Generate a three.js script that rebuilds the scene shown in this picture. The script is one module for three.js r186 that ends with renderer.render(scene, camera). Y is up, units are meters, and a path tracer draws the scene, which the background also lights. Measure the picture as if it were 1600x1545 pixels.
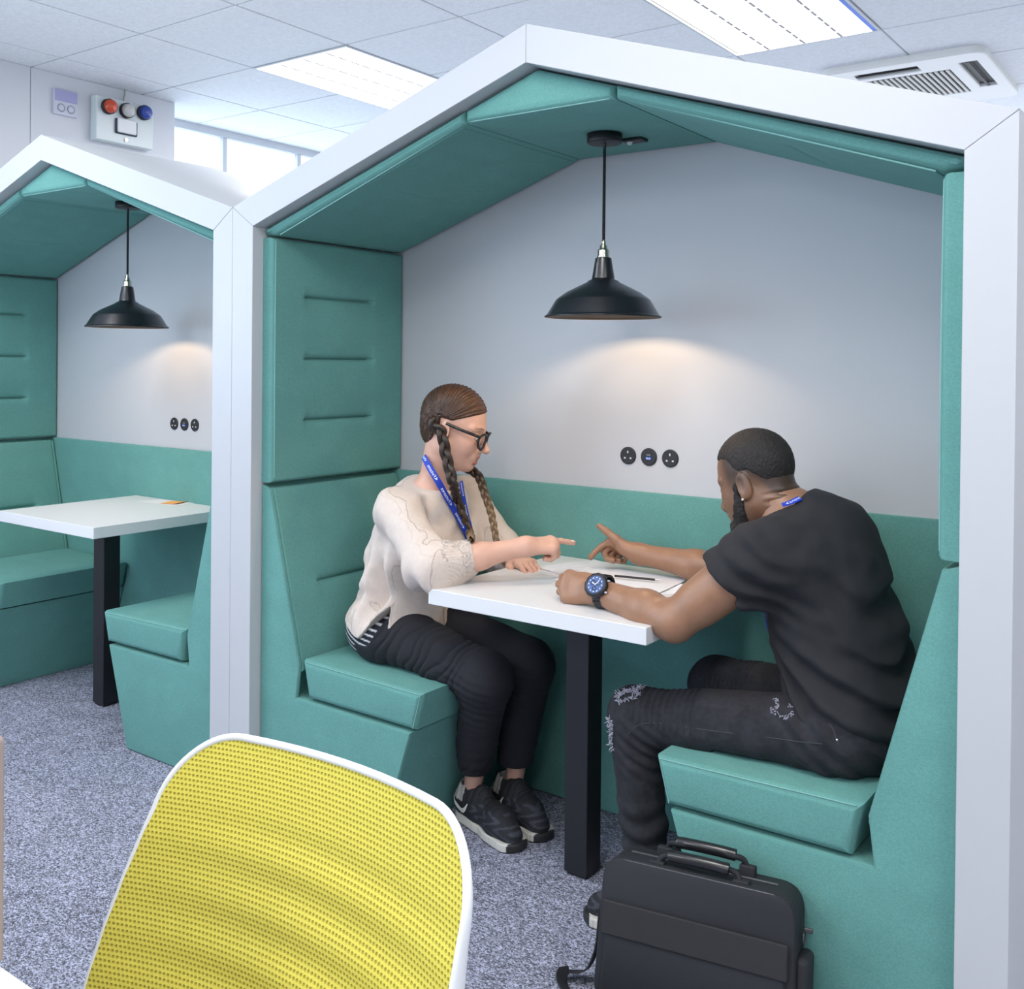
import * as THREE from 'three';
import { RoundedBoxGeometry } from 'three/addons/geometries/RoundedBoxGeometry.js';
import { mergeGeometries, mergeVertices, toCreasedNormals } from 'three/addons/utils/BufferGeometryUtils.js';
import { RectAreaLightUniformsLib } from 'three/addons/lights/RectAreaLightUniformsLib.js';
import { ImprovedNoise } from 'three/addons/math/ImprovedNoise.js';

// ------------------------------------------------------------------ camera, sky, large lights, exposure
const scene = new THREE.Scene();
const renderer = new THREE.WebGLRenderer({ antialias: true });
renderer.toneMapping = THREE.LinearToneMapping;
renderer.toneMappingExposure = 0.95;
renderer.shadowMap.enabled = true;
RectAreaLightUniformsLib.init();

const FOCAL = 1589.6;                                   // in pixels of the 1600 x 1545 frame
const camera = new THREE.PerspectiveCamera(2 * Math.atan(772.5 / FOCAL) * 180 / Math.PI, 1600 / 1545, 0.05, 60);
camera.rotation.order = 'YXZ';
camera.position.set(2.4812, 1.3259, 1.9902);
camera.rotation.set(-0.0075, 0.6258, 0.0095);
camera.setViewOffset(1600, 1545, 0, 195.1, 1600, 1545);  // the lens is shifted: the horizon lies above the middle
camera.updateMatrixWorld(true);

scene.background = new THREE.Color().setRGB(0.75, 0.88, 1.1);   // overcast sky seen through the windows

function areaLight(color, intensity, w, h, pos, dir) {
  const l = new THREE.RectAreaLight(color, intensity, w, h);
  l.position.set(...pos); scene.add(l);
  l.lookAt(pos[0] + dir[0], pos[1] + dir[1], pos[2] + dir[2]);
  l.updateMatrixWorld(true);
  return l;
}
const DAY = new THREE.Color().setRGB(0.58, 0.79, 1.0);
const FRONT_DAY = new THREE.Color().setRGB(0.86, 0.92, 1.0);
const TUBE = new THREE.Color().setRGB(1.0, 0.97, 0.93);
const DAY_POWER = 7.5, FRONT_POWER = 3.0, PANEL_POWER = 13.5, PENDANT_POWER = 0.5, REAR_POWER = 1.9;
// daylight through the window strip of the left wall, in front of the booths
areaLight(DAY, DAY_POWER, 3.3, 1.45, [-2.14, 1.72, 3.05], [1, 1.3, -0.35]);

// daylight through the window strip of the wall opposite the booths, behind the camera
areaLight(FRONT_DAY, FRONT_POWER, 5.6, 1.55, [1.0, 1.72, 5.14], [0, 5, -1]);

// daylight through the glazing beside and behind the booths
areaLight(DAY, REAR_POWER, 3.2, 1.58, [-2.535, 1.85, -2.99], [1, 0, 0]);
areaLight(FRONT_DAY, REAR_POWER, 5.4, 1.55, [1.7, 1.72, -4.56], [0, 0, 1]);

// ------------------------------------------------------------------ helpers
const taken = new Map();
function numbered(name) { const n = taken.get(name) || 0; taken.set(name, n + 1); return n ? `${name}_${String(n).padStart(3, '0')}` : name; }
function seeded(seed) { let s = seed >>> 0; return () => { s = (s + 0x6D2B79F5) >>> 0; let t = Math.imul(s ^ (s >>> 15), 1 | s); t = (t + Math.imul(t ^ (t >>> 7), 61 | t)) ^ t; return ((t ^ (t >>> 14)) >>> 0) / 4294967296; }; }
const clean = g => { for (const k of Object.keys(g.attributes)) if (!['position', 'normal', 'uv'].includes(k)) g.deleteAttribute(k); return g.index ? g.toNonIndexed() : g; };
const join = gs => gs.length === 1 ? gs[0] : mergeGeometries(gs.map(clean), false);
function mesh(name, geometries, material, parent) {
  const m = new THREE.Mesh(Array.isArray(geometries) ? join(geometries) : geometries, material);
  m.castShadow = m.receiveShadow = true; m.name = name;
  if (parent) parent.add(m); else { m.name = numbered(name); scene.add(m); }
  return m;
}
function tag(o, label, category, group) { o.userData.label = label; o.userData.category = category; if (group) o.userData.group = group; return o; }
function thing(name, label, category, pos = [0, 0, 0], group) {
  const g = new THREE.Group(); g.name = numbered(name); g.position.set(...pos); scene.add(g);
  return tag(g, label, category, group);
}
function structure(name, geometries, material) {
  const m = geometries ? mesh(name, geometries, material) : new THREE.Group();
  if (!geometries) { m.name = numbered(name); scene.add(m); }
  m.userData.kind = 'structure'; return m;
}
const box = (x0, x1, y0, y1, z0, z1) => { const g = new THREE.BoxGeometry(x1 - x0, y1 - y0, z1 - z0).translate((x0 + x1) / 2, (y0 + y1) / 2, (z0 + z1) / 2); return metreUV(g); };
const rbox = (x0, x1, y0, y1, z0, z1, r = 0.003, s = 2) => metreUV(new RoundedBoxGeometry(x1 - x0, y1 - y0, z1 - z0, s, r).translate((x0 + x1) / 2, (y0 + y1) / 2, (z0 + z1) / 2));
const cyl = (r0, r1, h, n = 32) => new THREE.CylinderGeometry(r0, r1, h, n);
function metreUV(g) {       // texture coordinates in metres, from the main direction of each face
  const p = g.attributes.position, n = g.attributes.normal, uv = new Float32Array(p.count * 2);
  for (let i = 0; i < p.count; i++) {
    const a = Math.abs(n.getX(i)), b = Math.abs(n.getY(i)), c = Math.abs(n.getZ(i));
    const [u, v] = a >= b && a >= c ? [p.getZ(i), p.getY(i)] : b >= c ? [p.getX(i), p.getZ(i)] : [p.getX(i), p.getY(i)];
    uv[2 * i] = u; uv[2 * i + 1] = v;
  }
  g.setAttribute('uv', new THREE.BufferAttribute(uv, 2)); return g;
}
function extrude(points, z0, z1, bevel = 0.004, segs = 2, curve = 6) {   // a profile in x, y drawn out along z, edges rounded
  const s = new THREE.Shape(points.map(p => new THREE.Vector2(...p)));
  const g = new THREE.ExtrudeGeometry(s, { depth: z1 - z0 - 2 * bevel, bevelEnabled: bevel > 0, bevelSize: bevel, bevelThickness: bevel, bevelOffset: -bevel, bevelSegments: segs, curveSegments: curve });
  g.translate(0, 0, z0 + bevel);
  return metreUV(toCreasedNormals(g, 0.6));
}
function tube(points, r, closed = false, seg = 0, radial = 8) {
  const c = new THREE.CatmullRomCurve3(points.map(p => new THREE.Vector3(...p)), closed, 'centripetal');
  return new THREE.TubeGeometry(c, seg || points.length * 6, r, radial, closed);
}
function polyTube(points, r, radial = 8) {   // straight runs
  const gs = [];
  for (let i = 1; i < points.length; i++) gs.push(bar(points[i - 1], points[i], r, r, radial));
  return join(gs);
}
function bar(a, b, r0, r1, radial = 12) {
  const A = new THREE.Vector3(...a), B = new THREE.Vector3(...b), d = B.clone().sub(A);
  const g = new THREE.CylinderGeometry(r1, r0, d.length(), radial);
  g.applyQuaternion(new THREE.Quaternion().setFromUnitVectors(new THREE.Vector3(0, 1, 0), d.clone().normalize()));
  return g.translate(...A.add(B).multiplyScalar(0.5).toArray());
}
const lathe = (pts, n = 48) => new THREE.LatheGeometry(pts.map(p => new THREE.Vector2(...p)), n);

// ------------------------------------------------------------------ procedural textures and materials
const noise3 = new ImprovedNoise();
function dataTexture(n, fn, srgb, repeat = 1) {
  const d = new Uint8Array(n * n * 4);
  for (let y = 0; y < n; y++) for (let x = 0; x < n; x++) {
    const c = fn(x, y, n), i = (y * n + x) * 4;
    d[i] = c[0]; d[i + 1] = c[1]; d[i + 2] = c[2]; d[i + 3] = 255;
  }
  const t = new THREE.DataTexture(d, n, n); t.wrapS = t.wrapT = THREE.RepeatWrapping; t.magFilter = THREE.LinearFilter; t.minFilter = THREE.LinearMipmapLinearFilter; t.generateMipmaps = true;
  if (srgb) t.colorSpace = THREE.SRGBColorSpace;
  t.repeat.set(repeat, repeat); t.needsUpdate = true; return t;
}
const clamp = (v, a = 0, b = 255) => Math.max(a, Math.min(b, v));
const smooth = (a, b, x) => { const t = clamp((x - a) / (b - a), 0, 1); return t * t * (3 - 2 * t); };
// a tiling noise field: random values on a grid, wrapped, softened
function field(n, cell, seed, stretch = 1) {
  const r = seeded(seed), w = Math.max(1, Math.round(n / cell)), h = Math.max(1, Math.round(n / (cell * stretch))), v = Array.from({ length: w * h }, r);
  return (x, y) => {
    const fx = x / n * w, fy = y / n * h, i = Math.floor(fx), j = Math.floor(fy), a = fx - i, b = fy - j, s = a * a * (3 - 2 * a), t = b * b * (3 - 2 * b);
    const g = (p, q) => v[((q % h) + h) % h * w + ((p % w) + w) % w];
    return (g(i, j) * (1 - s) + g(i + 1, j) * s) * (1 - t) + (g(i, j + 1) * (1 - s) + g(i + 1, j + 1) * s) * t;
  };
}
const std = o => new THREE.MeshStandardMaterial({ roughness: 0.6, metalness: 0, ...o });
const grey = (f, lo, hi) => (x, y, n) => { const v = lo + (hi - lo) * f(x, y); return [v, v, v]; };

const felt = (() => { const a = field(512, 2.0, 11), b = field(512, 5, 12), c = field(512, 90, 13); return (x, y) => 0.5 * a(x, y) + 0.3 * b(x, y) + 0.2 * c(x, y); })();
const feltMap = dataTexture(512, (x, y) => { const v = 214 + 41 * felt(x, y); return [v, v, v]; }, true, 1 / 0.3);
const feltBump = dataTexture(512, grey(felt, 40, 220), false, 1 / 0.3);
const TEAL = new THREE.Color().setRGB(0.15, 0.385, 0.35);
const wool = new THREE.MeshPhysicalMaterial({ color: TEAL, map: feltMap, bumpMap: feltBump, bumpScale: 0.0006, roughness: 0.95, sheen: 0.25, sheenRoughness: 0.7, sheenColor: new THREE.Color().setRGB(0.3, 0.6, 0.55) });
const piping = std({ color: new THREE.Color().setRGB(0.21, 0.43, 0.40), roughness: 0.9 });
const laminate = std({ color: new THREE.Color().setRGB(0.53, 0.54, 0.565), roughness: 0.42 });
const tabletop = std({ color: new THREE.Color().setRGB(0.74, 0.745, 0.76), roughness: 0.35 });
const board = std({ color: new THREE.Color().setRGB(0.50, 0.51, 0.54), roughness: 0.5 });
const blackSteel = std({ color: new THREE.Color().setRGB(0.012, 0.012, 0.016), roughness: 0.45 });
const enamel = new THREE.MeshPhysicalMaterial({ color: new THREE.Color().setRGB(0.008, 0.008, 0.012), roughness: 0.28, clearcoat: 0.5, clearcoatRoughness: 0.3 });
const enamelInside = std({ color: new THREE.Color().setRGB(0.02, 0.02, 0.024), roughness: 0.5, side: THREE.DoubleSide });
const nickel = std({ color: new THREE.Color().setRGB(0.62, 0.57, 0.48), roughness: 0.22, metalness: 1 });
const blackPlastic = std({ color: new THREE.Color().setRGB(0.014, 0.014, 0.017), roughness: 0.5 });
const whitePlastic = std({ color: new THREE.Color().setRGB(0.7, 0.71, 0.72), roughness: 0.45 });
const steel = std({ color: new THREE.Color().setRGB(0.6, 0.6, 0.62), roughness: 0.3, metalness: 1 });

// carpet: mottled blue grey loops
const loops = (() => { const a = field(1024, 3.2, 21, 0.55), b = field(1024, 7, 22, 0.6), c = field(1024, 2, 23), d = field(1024, 60, 24); return (x, y) => [a(x, y), b(x, y), c(x, y), d(x, y)]; })();
const carpetMap = dataTexture(1024, (x, y) => {
  const [a, b, c, d] = loops(x, y), v = clamp(0.44 * a + 0.3 * b + 0.2 * c + 0.06 * d, 0, 1), k = 84 + 150 * smooth(0.22, 0.78, v);
  return [k * 0.93, k * 0.94, k * 1.0];
}, true, 1 / 0.8);
const carpetBump = dataTexture(1024, (x, y) => { const [a, b, c] = loops(x, y), v = 255 * clamp(0.5 * a + 0.3 * b + 0.2 * c, 0, 1); return [v, v, v]; }, false, 1 / 0.8);
const carpet = std({ color: new THREE.Color().setRGB(0.86, 0.87, 0.98), map: carpetMap, bumpMap: carpetBump, bumpScale: 0.003, roughness: 1 });

const mineral = (() => { const a = field(512, 2.2, 31), b = field(512, 9, 32); return (x, y) => 0.6 * a(x, y) + 0.4 * b(x, y); })();
const tileMap = dataTexture(512, (x, y) => { const v = 232 + 23 * mineral(x, y); return [v, v, v]; }, true, 1 / 0.6);
const tileMat = std({ color: new THREE.Color().setRGB(0.87, 0.89, 0.90), map: tileMap, roughness: 0.95 });
const gridMat = std({ color: new THREE.Color().setRGB(0.42, 0.44, 0.46), roughness: 0.7 });
const wallPaint = std({ color: new THREE.Color().setRGB(0.66, 0.67, 0.70), roughness: 0.8 });
const plainPaint = std({ color: new THREE.Color().setRGB(0.82, 0.82, 0.82), roughness: 0.85 });

// ------------------------------------------------------------------ the room
const CEIL = 2.7, X0 = -2.2, XR = 5.2, ZB = -4.6, ZF = 5.2, XW = -2.52, ZC = -1.376;
{
  const f = structure('floor', metreUV(new THREE.BoxGeometry(XR - XW + 0.4, 0.1, ZF - ZB + 0.4).translate((XR + XW) / 2, -0.05, (ZF + ZB) / 2)), carpet);
  void f;
  // the left wall runs to an outer corner, then steps back to the glazing
  const wl = structure('wall_left');
  mesh('wall_panel', rbox(XW - 0.15, X0, 0, CEIL, -0.577, 1.3, 0.004), wallPaint, wl);
  mesh('wall_panel', rbox(XW - 0.15, X0, 0, CEIL, ZC, -0.579, 0.004), wallPaint, wl);
  mesh('wall_below_window', box(XW - 0.15, X0, 0, 0.95, 1.3, 4.8), wallPaint, wl);
  mesh('wall_above_window', box(XW - 0.15, X0, 2.5, CEIL, 1.3, 4.8), wallPaint, wl);
  mesh('wall_panel', box(XW - 0.15, X0, 0, CEIL, 4.8, ZF + 0.15), wallPaint, wl);
  mesh('wall_below_glazing', box(XW - 0.15, XW, 0, 1.0, ZB, ZC), wallPaint, wl);
  const wb = structure('wall_back');
  mesh('wall_below_window', box(XW - 0.15, XR + 0.15, 0, 0.9, ZB - 0.15, ZB), plainPaint, wb);
  mesh('wall_above_window', box(XW - 0.15, XR + 0.15, 2.55, CEIL, ZB - 0.15, ZB), plainPaint, wb);
  mesh('wall_panel', box(XW - 0.15, -1.2, 0.9, 2.55, ZB - 0.15, ZB), plainPaint, wb);
  mesh('wall_panel', box(4.6, XR + 0.15, 0.9, 2.55, ZB - 0.15, ZB), plainPaint, wb);
  structure('wall_right', box(XR, XR + 0.15, 0, CEIL, ZB, ZF), plainPaint);
  const wf = structure('wall_front');
  mesh('wall_below_window', box(X0, XR + 0.15, 0, 0.9, ZF, ZF + 0.15), plainPaint, wf);
  mesh('wall_above_window', box(X0, XR + 0.15, 2.55, CEIL, ZF, ZF + 0.15), plainPaint, wf);
  mesh('wall_panel', box(X0, -1.9, 0.9, 2.55, ZF, ZF + 0.15), plainPaint, wf);
  mesh('wall_panel', box(3.9, XR + 0.15, 0.9, 2.55, ZF, ZF + 0.15), plainPaint, wf);

  // frosted glazing behind the booths
  const pane = std({ color: new THREE.Color().setRGB(0.8, 0.85, 0.9), roughness: 0.7, emissive: new THREE.Color().setRGB(0.72, 0.80, 0.94), emissiveIntensity: 0.92 });
  const frameMat = std({ color: new THREE.Color().setRGB(0.62, 0.64, 0.67), roughness: 0.5 });
  const w1 = structure('window_1');
  mesh('window_frame', [box(XW - 0.05, XW + 0.012, 2.655, CEIL, ZB, ZC), box(XW - 0.05, XW + 0.012, 1.0, 1.06, ZB, ZC)], frameMat, w1);
  const posts = [ZC, -1.955, -2.545, -3.14, -3.74, -4.33, ZB];
  for (let i = 0; i < posts.length - 1; i++) {
    mesh('pane', box(XW - 0.03, XW - 0.018, 1.06, 2.655, posts[i + 1] + 0.014, posts[i] - 0.014), pane, w1);
    if (i) mesh('mullion', rbox(XW - 0.05, XW + 0.008, 1.06, 2.655, posts[i] - 0.016, posts[i] + 0.016, 0.003), frameMat, w1);
  }
  // window strip that lets the daylight in, in the left wall in front of the booths
  const w2 = structure('window_2');
  const glass = new THREE.MeshPhysicalMaterial({ color: 0xffffff, transmission: 1, thickness: 0, roughness: 0.02 });
  mesh('window_frame', [box(-2.34, -2.28, 0.95, 1.0, 1.3, 4.8), box(-2.34, -2.28, 2.45, 2.5, 1.3, 4.8)], frameMat, w2);
  for (let i = 0; i <= 3; i++) mesh('mullion', box(-2.34, -2.28, 1.0, 2.45, 1.3 + i * 1.15, 1.35 + i * 1.15), frameMat, w2);
  for (let i = 0; i < 3; i++) mesh('pane', box(-2.314, -2.306, 1.0, 2.45, 1.35 + i * 1.15, 2.45 + i * 1.15), glass, w2);

  const w3 = structure('window_3');
  mesh('window_frame', [box(-1.9, 3.9, 0.9, 0.95, ZF + 0.06, ZF + 0.12), box(-1.9, 3.9, 2.5, 2.55, ZF + 0.06, ZF + 0.12)], frameMat, w3);
  for (let i = 0; i <= 5; i++) mesh('mullion', box(-1.9 + i * 1.15, -1.85 + i * 1.15, 0.95, 2.5, ZF + 0.06, ZF + 0.12), frameMat, w3);
  for (let i = 0; i < 5; i++) mesh('pane', box(-1.85 + i * 1.15, -0.75 + i * 1.15, 0.95, 2.5, ZF + 0.086, ZF + 0.094), glass, w3);

  const w4 = structure('window_4');
  mesh('window_frame', [box(-1.2, 4.6, 0.9, 0.95, ZB - 0.12, ZB - 0.06), box(-1.2, 4.6, 2.5, 2.55, ZB - 0.12, ZB - 0.06)], frameMat, w4);
  for (let i = 0; i <= 5; i++) mesh('mullion', box(-1.2 + i * 1.15, -1.15 + i * 1.15, 0.95, 2.5, ZB - 0.12, ZB - 0.06), frameMat, w4);
  for (let i = 0; i < 5; i++) mesh('pane', box(-1.15 + i * 1.15, -0.05 + i * 1.15, 0.95, 2.5, ZB - 0.094, ZB - 0.086), glass, w4);

  // suspended ceiling: slab, grid in the joints, one mesh for each tile
  const ceiling = structure('ceiling');
  mesh('slab', box(XW - 0.15, XR + 0.15, CEIL + 0.03, CEIL + 0.13, ZB - 0.15, ZF + 0.15), gridMat, ceiling);
  const xs = [XW, -1.945, -1.335, -0.72, -0.085, 0.615, 1.25, 1.86, 2.47, 3.08, 3.69, 4.3, 4.91, XR];
  const zs = [ZB, -4.06, -3.46, -2.86, -2.27, -1.745, -1.18, -0.585, 0.015, 0.615, 1.215, 1.815, 2.415, 3.015, 3.615, 4.215, 4.815, ZF];
  const shared = new Map();
  const lit = (x, z) => LIGHTS.some(l => x > l[0] && x < l[1] && z > l[2] && z < l[3]);
  const LIGHTS = [[-1.335, -0.72, -2.27, -1.18], [0.615, 1.25, -2.27, -1.18], [-1.335, -0.72, 0.615, 1.815], [1.25, 1.86, 0.615, 1.815], [3.08, 3.69, 0.615, 1.815], [3.08, 3.69, -2.27, -1.18], [-0.085, 0.615, 3.015, 4.215], [2.47, 3.08, 3.015, 4.215]];
  for (let i = 0; i < xs.length - 1; i++) for (let j = 0; j < zs.length - 1; j++) {
    const cx = (xs[i] + xs[i + 1]) / 2, cz = (zs[j] + zs[j + 1]) / 2, w = xs[i + 1] - xs[i] - 0.009, d = zs[j + 1] - zs[j] - 0.009;
    if (lit(cx, cz)) continue;
    const key = w.toFixed(4) + d.toFixed(4);
    if (!shared.has(key)) shared.set(key, metreUV(new RoundedBoxGeometry(w, 0.022, d, 1, 0.003)));
    const t = mesh('ceiling_tile', shared.get(key), tileMat, ceiling); t.position.set(cx, CEIL + 0.011, cz);
  }
  const inside = (x, z) => LIGHTS.some(l => x > l[0] + 0.02 && x < l[1] - 0.02 && z > l[2] + 0.02 && z < l[3] - 0.02);   // bars stop at the light fittings
  for (let i = 1; i < xs.length - 1; i++) { const gs = []; for (let j = 0; j < zs.length - 1; j++) if (!inside(xs[i], (zs[j] + zs[j + 1]) / 2)) gs.push(box(xs[i] - 0.012, xs[i] + 0.012, CEIL + 0.004, CEIL + 0.03, zs[j], zs[j + 1])); mesh('grid_bar', gs, gridMat, ceiling); }
  for (let j = 1; j < zs.length - 1; j++) { const gs = []; for (let i = 0; i < xs.length - 1; i++) if (!inside((xs[i] + xs[i + 1]) / 2, zs[j])) gs.push(box(xs[i], xs[i + 1], CEIL + 0.0045, CEIL + 0.029, zs[j] - 0.012, zs[j] + 0.012)); mesh('grid_bar', gs, gridMat, ceiling); }

  const glow = std({ color: 0xffffff, emissive: 0xffffff, emissiveIntensity: 1.6, roughness: 0.6 });
  const divider = std({ color: new THREE.Color().setRGB(0.35, 0.34, 0.33), roughness: 0.6 });
  const rim = std({ color: new THREE.Color().setRGB(0.5, 0.52, 0.54), roughness: 0.5 });
  const blueTrim = std({ color: new THREE.Color().setRGB(0.03, 0.16, 0.75), roughness: 0.5 });
  const where = ['over the grey back wall panels behind the left booth', 'with a blue edge strip, above the occupied booth', 'over the open floor in front of the empty booth', 'over the yellow chair', 'over the open floor beyond the occupied booth', 'behind the far side of the occupied booth', 'over the floor by the window strip', 'over the floor behind the desk'];
  LIGHTS.forEach(([x0, x1, z0, z1], k) => {
    const t = thing('ceiling_light', 'recessed fluorescent ceiling light panel ' + where[k], 'ceiling light', [(x0 + x1) / 2, CEIL, (z0 + z1) / 2], 'recessed ceiling lights');
    const a = (x1 - x0) / 2, b = (z1 - z0) / 2, e = 0.012;
    mesh('frame', [box(-a, -a + e, -0.004, 0.02, -b, b), box(a - e, a, -0.004, 0.02, -b, b), box(-a + e, a - e, -0.004, 0.02, -b, -b + e), box(-a + e, a - e, -0.004, 0.02, b - e, b)], rim, t);
    mesh('diffuser', box(-a + e, a - e, 0.008, 0.018, -b + e, b - e), glow, t);
    for (const s of [-1, 0, 1]) {                       // thin broken louvre lines between the tubes
      const gs = []; const n = 14;
      for (let i = 0; i < n; i++) { const zz = -b + e + (2 * b - 2 * e) * i / n, l = (2 * b - 2 * e) / n; gs.push(box(s * a / 2 - 0.006, s * a / 2 + 0.006, -0.002, 0.003, zz, zz + l * 0.78)); }
      mesh('louvre_line', gs, divider, t);
    }
    if (k === 1) mesh('edge_strip', box(a - e - 0.02, a - e, -0.002, 0.004, -b + e, b - e), blueTrim, t).userData.label = 'blue edge strip';
    areaLight(TUBE, PANEL_POWER, 2 * a - 2 * e, 2 * b - 2 * e, [(x0 + x1) / 2, CEIL + 0.0055, (z0 + z1) / 2], [0, -1, 0]);
  });
}

// ------------------------------------------------------------------ the booths
const W = 2.149, HE = 1.784, HP = 2.1345, PW = 0.0917, HI = 1.7208, HPI = 2.0419, ZBEN = -0.039, XL = 0.141, HS = 0.9554, ZW = -0.614, HC = 1.693, C1 = 0.8543, HF = 1.934, DEPTH = -0.76;

// a padded upholstered panel: front grid with rounded edges, slight puff and pulled-in stitch lines; local x, y across, z out
function padded(w, h, t, slits = [], r = 0.014, puff = 0.004, n = 64) {
  const line = len => { const a = [0, 0]; for (const f of [0.15, 0.4, 0.7, 1]) a.push(r * f); const k = n; for (let i = 1; i < k; i++) a.push(r + (len - 2 * r) * i / k); for (const f of [1, 0.7, 0.4, 0.15]) a.push(len - r * f); a.push(len, len); return a; };
  const xs = line(w), ys = [...new Set([...line(h)])].sort((p, q) => p - q);
  const extra = []; for (const s of slits) for (let d = -0.05; d <= 0.05; d += 0.0025) extra.push(s[2] + d);
  const yy = [0, ...ys.concat(extra).filter(v => v >= 0 && v <= h).sort((p, q) => p - q).filter((v, i, a) => !i || v - a[i - 1] > 0.0007), h];
  const edge = e => e >= r ? 0 : r - Math.sqrt(Math.max(0, r * r - (r - e) * (r - e)));
  const pos = [], idx = [], uv = [];
  yy.forEach((y, j) => xs.forEach((x, i) => {
    const skirt = i === 0 || j === 0 || i === xs.length - 1 || j === yy.length - 1;
    let z = t - Math.max(edge(Math.min(x, w - x)), edge(Math.min(y, h - y)));
    z += puff * Math.pow(Math.max(0, Math.sin(Math.PI * x / w) * Math.sin(Math.PI * y / h)), 0.5);
    for (const [a, b, c, depth = 0.024] of slits) {
      const along = smooth(a - 0.012, a + 0.018, x) * (1 - smooth(b - 0.018, b + 0.012, x)), d = y - c;
      z -= depth * along * (0.55 * Math.exp(-Math.abs(d) / 0.0042) + 0.45 * Math.exp(-Math.abs(d) / 0.024));
    }
    pos.push(x, y, skirt ? 0 : Math.max(0.002, z)); uv.push(x, y);
  }));
  const nx = xs.length;
  for (let j = 0; j < yy.length - 1; j++) for (let i = 0; i < nx - 1; i++) { const a = j * nx + i; idx.push(a, a + 1, a + nx + 1, a, a + nx + 1, a + nx); }
  const g = new THREE.BufferGeometry();
  g.setAttribute('position', new THREE.Float32BufferAttribute(pos, 3)); g.setAttribute('uv', new THREE.Float32BufferAttribute(uv, 2)); g.setIndex(idx); g.computeVertexNormals();
  return g;
}
function placeBasis(g, o, ex, ey, ez) {
  const m = new THREE.Matrix4().makeBasis(new THREE.Vector3(...ex), new THREE.Vector3(...ey), new THREE.Vector3(...ez)); m.setPosition(...o);
  return g.applyMatrix4(m);
}
const mirror = g => { g.scale(-1, 1, 1); g.translate(W, 0, 0); const i = g.index; if (i) { for (let k = 0; k < i.count; k += 3) { const a = i.getX(k); i.setX(k, i.getX(k + 2)); i.setX(k + 2, a); } } else for (const n of Object.keys(g.attributes)) { const at = g.attributes[n], s = at.itemSize; for (let k = 0; k < at.count; k += 3) for (let c = 0; c < s; c++) { const A = at.array, q = A[k * s + c]; A[k * s + c] = A[(k + 2) * s + c]; A[(k + 2) * s + c] = q; } } return g; };

function makeBooth(ox, label) {
  const t = thing('meeting_booth', label, 'booth', [ox, 0, 0], 'house-shaped meeting booths');
  const g = 0.0004;
  // white shell: two side panels and two roof panels, mitred at eaves and ridge
  const side = () => extrude([[g, 0], [PW, 0], [PW, HI - 0.0008], [g, HE - 0.0008]], DEPTH, 0, 0.0012, 1);
  mesh('side_panel', side(), laminate, t); mesh('side_panel', mirror(side()), laminate, t);
  const roof = () => extrude([[g, HE], [PW, HI], [W / 2 - g, HPI], [W / 2 - g, HP]], DEPTH, 0, 0.0012, 1);
  mesh('roof_panel', roof(), laminate, t); mesh('roof_panel', mirror(roof()), laminate, t);
  mesh('back_panel', extrude([[PW, 0], [W - PW, 0], [W - PW, HI], [W / 2, HPI], [PW, HI]], DEPTH, ZW, 0.001, 1), board, t).userData.label = 'pale grey painted back wall board';
  mesh('lower_back_panel', rbox(PW, W - PW, 0.004, HS, ZW, ZW + 0.012, 0.004), wool, t).userData.label = 'teal felt lower back panel';
  // upholstered cushions on the upper sides, with three stitched lines
  const d = ZBEN - ZW;
  const sidePad = () => placeBasis(padded(d - 0.002, HC - HS - 0.008, XL - PW - 0.004, [[0.127, 0.425, 0.186 - 0.004], [0.127, 0.425, 0.374 - 0.004], [0.127, 0.425, 0.562 - 0.004]], 0.012, 0.006), [PW, HS + 0.004, ZBEN - 0.001], [0, 0, -1], [0, 1, 0], [1, 0, 0]);
  const e = 0.019;
  const pipe = (pts) => polyTube(pts, 0.0022, 6);
  for (const f of [x => x, mirror]) {
    const c = mesh('side_cushion', f(metreUV(sidePad())), wool, t);
    mesh('piping', f(tube([[XL - 0.004, HS + 0.02, ZBEN - 0.011], [XL - 0.003, 1.2, ZBEN - 0.0095], [XL - 0.003, 1.5, ZBEN - 0.0095], [XL - 0.004, HC - 0.014, ZBEN - 0.011]], 0.0018, false, 24, 6)), piping, c);
    const sl = Math.hypot(C1 - XL, HF - HC), ux = (C1 - XL) / sl, uy = (HF - HC) / sl;
    const th = 0.046;
    const slopeBody = extrude([[PW + 0.002, HI - 0.004], [PW + 0.002, HC + 0.004], [XL, HC + 0.002], [C1 - 0.002, HF], [C1 - 0.002, HI + (C1 - PW) * (HPI - HI) / (W / 2 - PW) - 0.004]], ZW, ZBEN, e, 3);
    const r = mesh('roof_cushion', f(slopeBody), wool, t);
    const pad = placeBasis(padded(d - 0.040, sl - 0.030, 0.004, [[0.126, 0.408, sl * 0.485, 0.004]], 0.004, 0.003), [XL + 0.012 * ux, HC + 0.012 * uy + 0.0035, ZBEN - 0.020], [0, 0, -1], [ux, uy, 0], [uy, -ux, 0]);
    mesh('roof_cushion_face', f(pad), wool, r);
    mesh('piping', f(pipe([[XL + 0.012, HC + 0.004, ZBEN - 0.0135], [C1 - 0.014, HF - 0.0005, ZBEN - 0.0135]])), piping, r);
    void th;
  }
  const k = (HPI - HI) / (W / 2 - PW), yC = HI + (C1 - PW) * k - 0.004;
  const mid = mesh('ridge_cushion', extrude([[C1 + 0.002, HF], [W - C1 - 0.002, HF], [W - C1 - 0.002, yC], [W / 2, HPI - 0.004], [C1 + 0.002, yC]], ZW, ZBEN, e, 3), wool, t);
  mesh('piping', pipe([[C1 + 0.016, HF + 0.003, ZBEN - 0.0105], [W - C1 - 0.016, HF + 0.003, ZBEN - 0.0105]]), piping, mid);
  return t;
}
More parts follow.
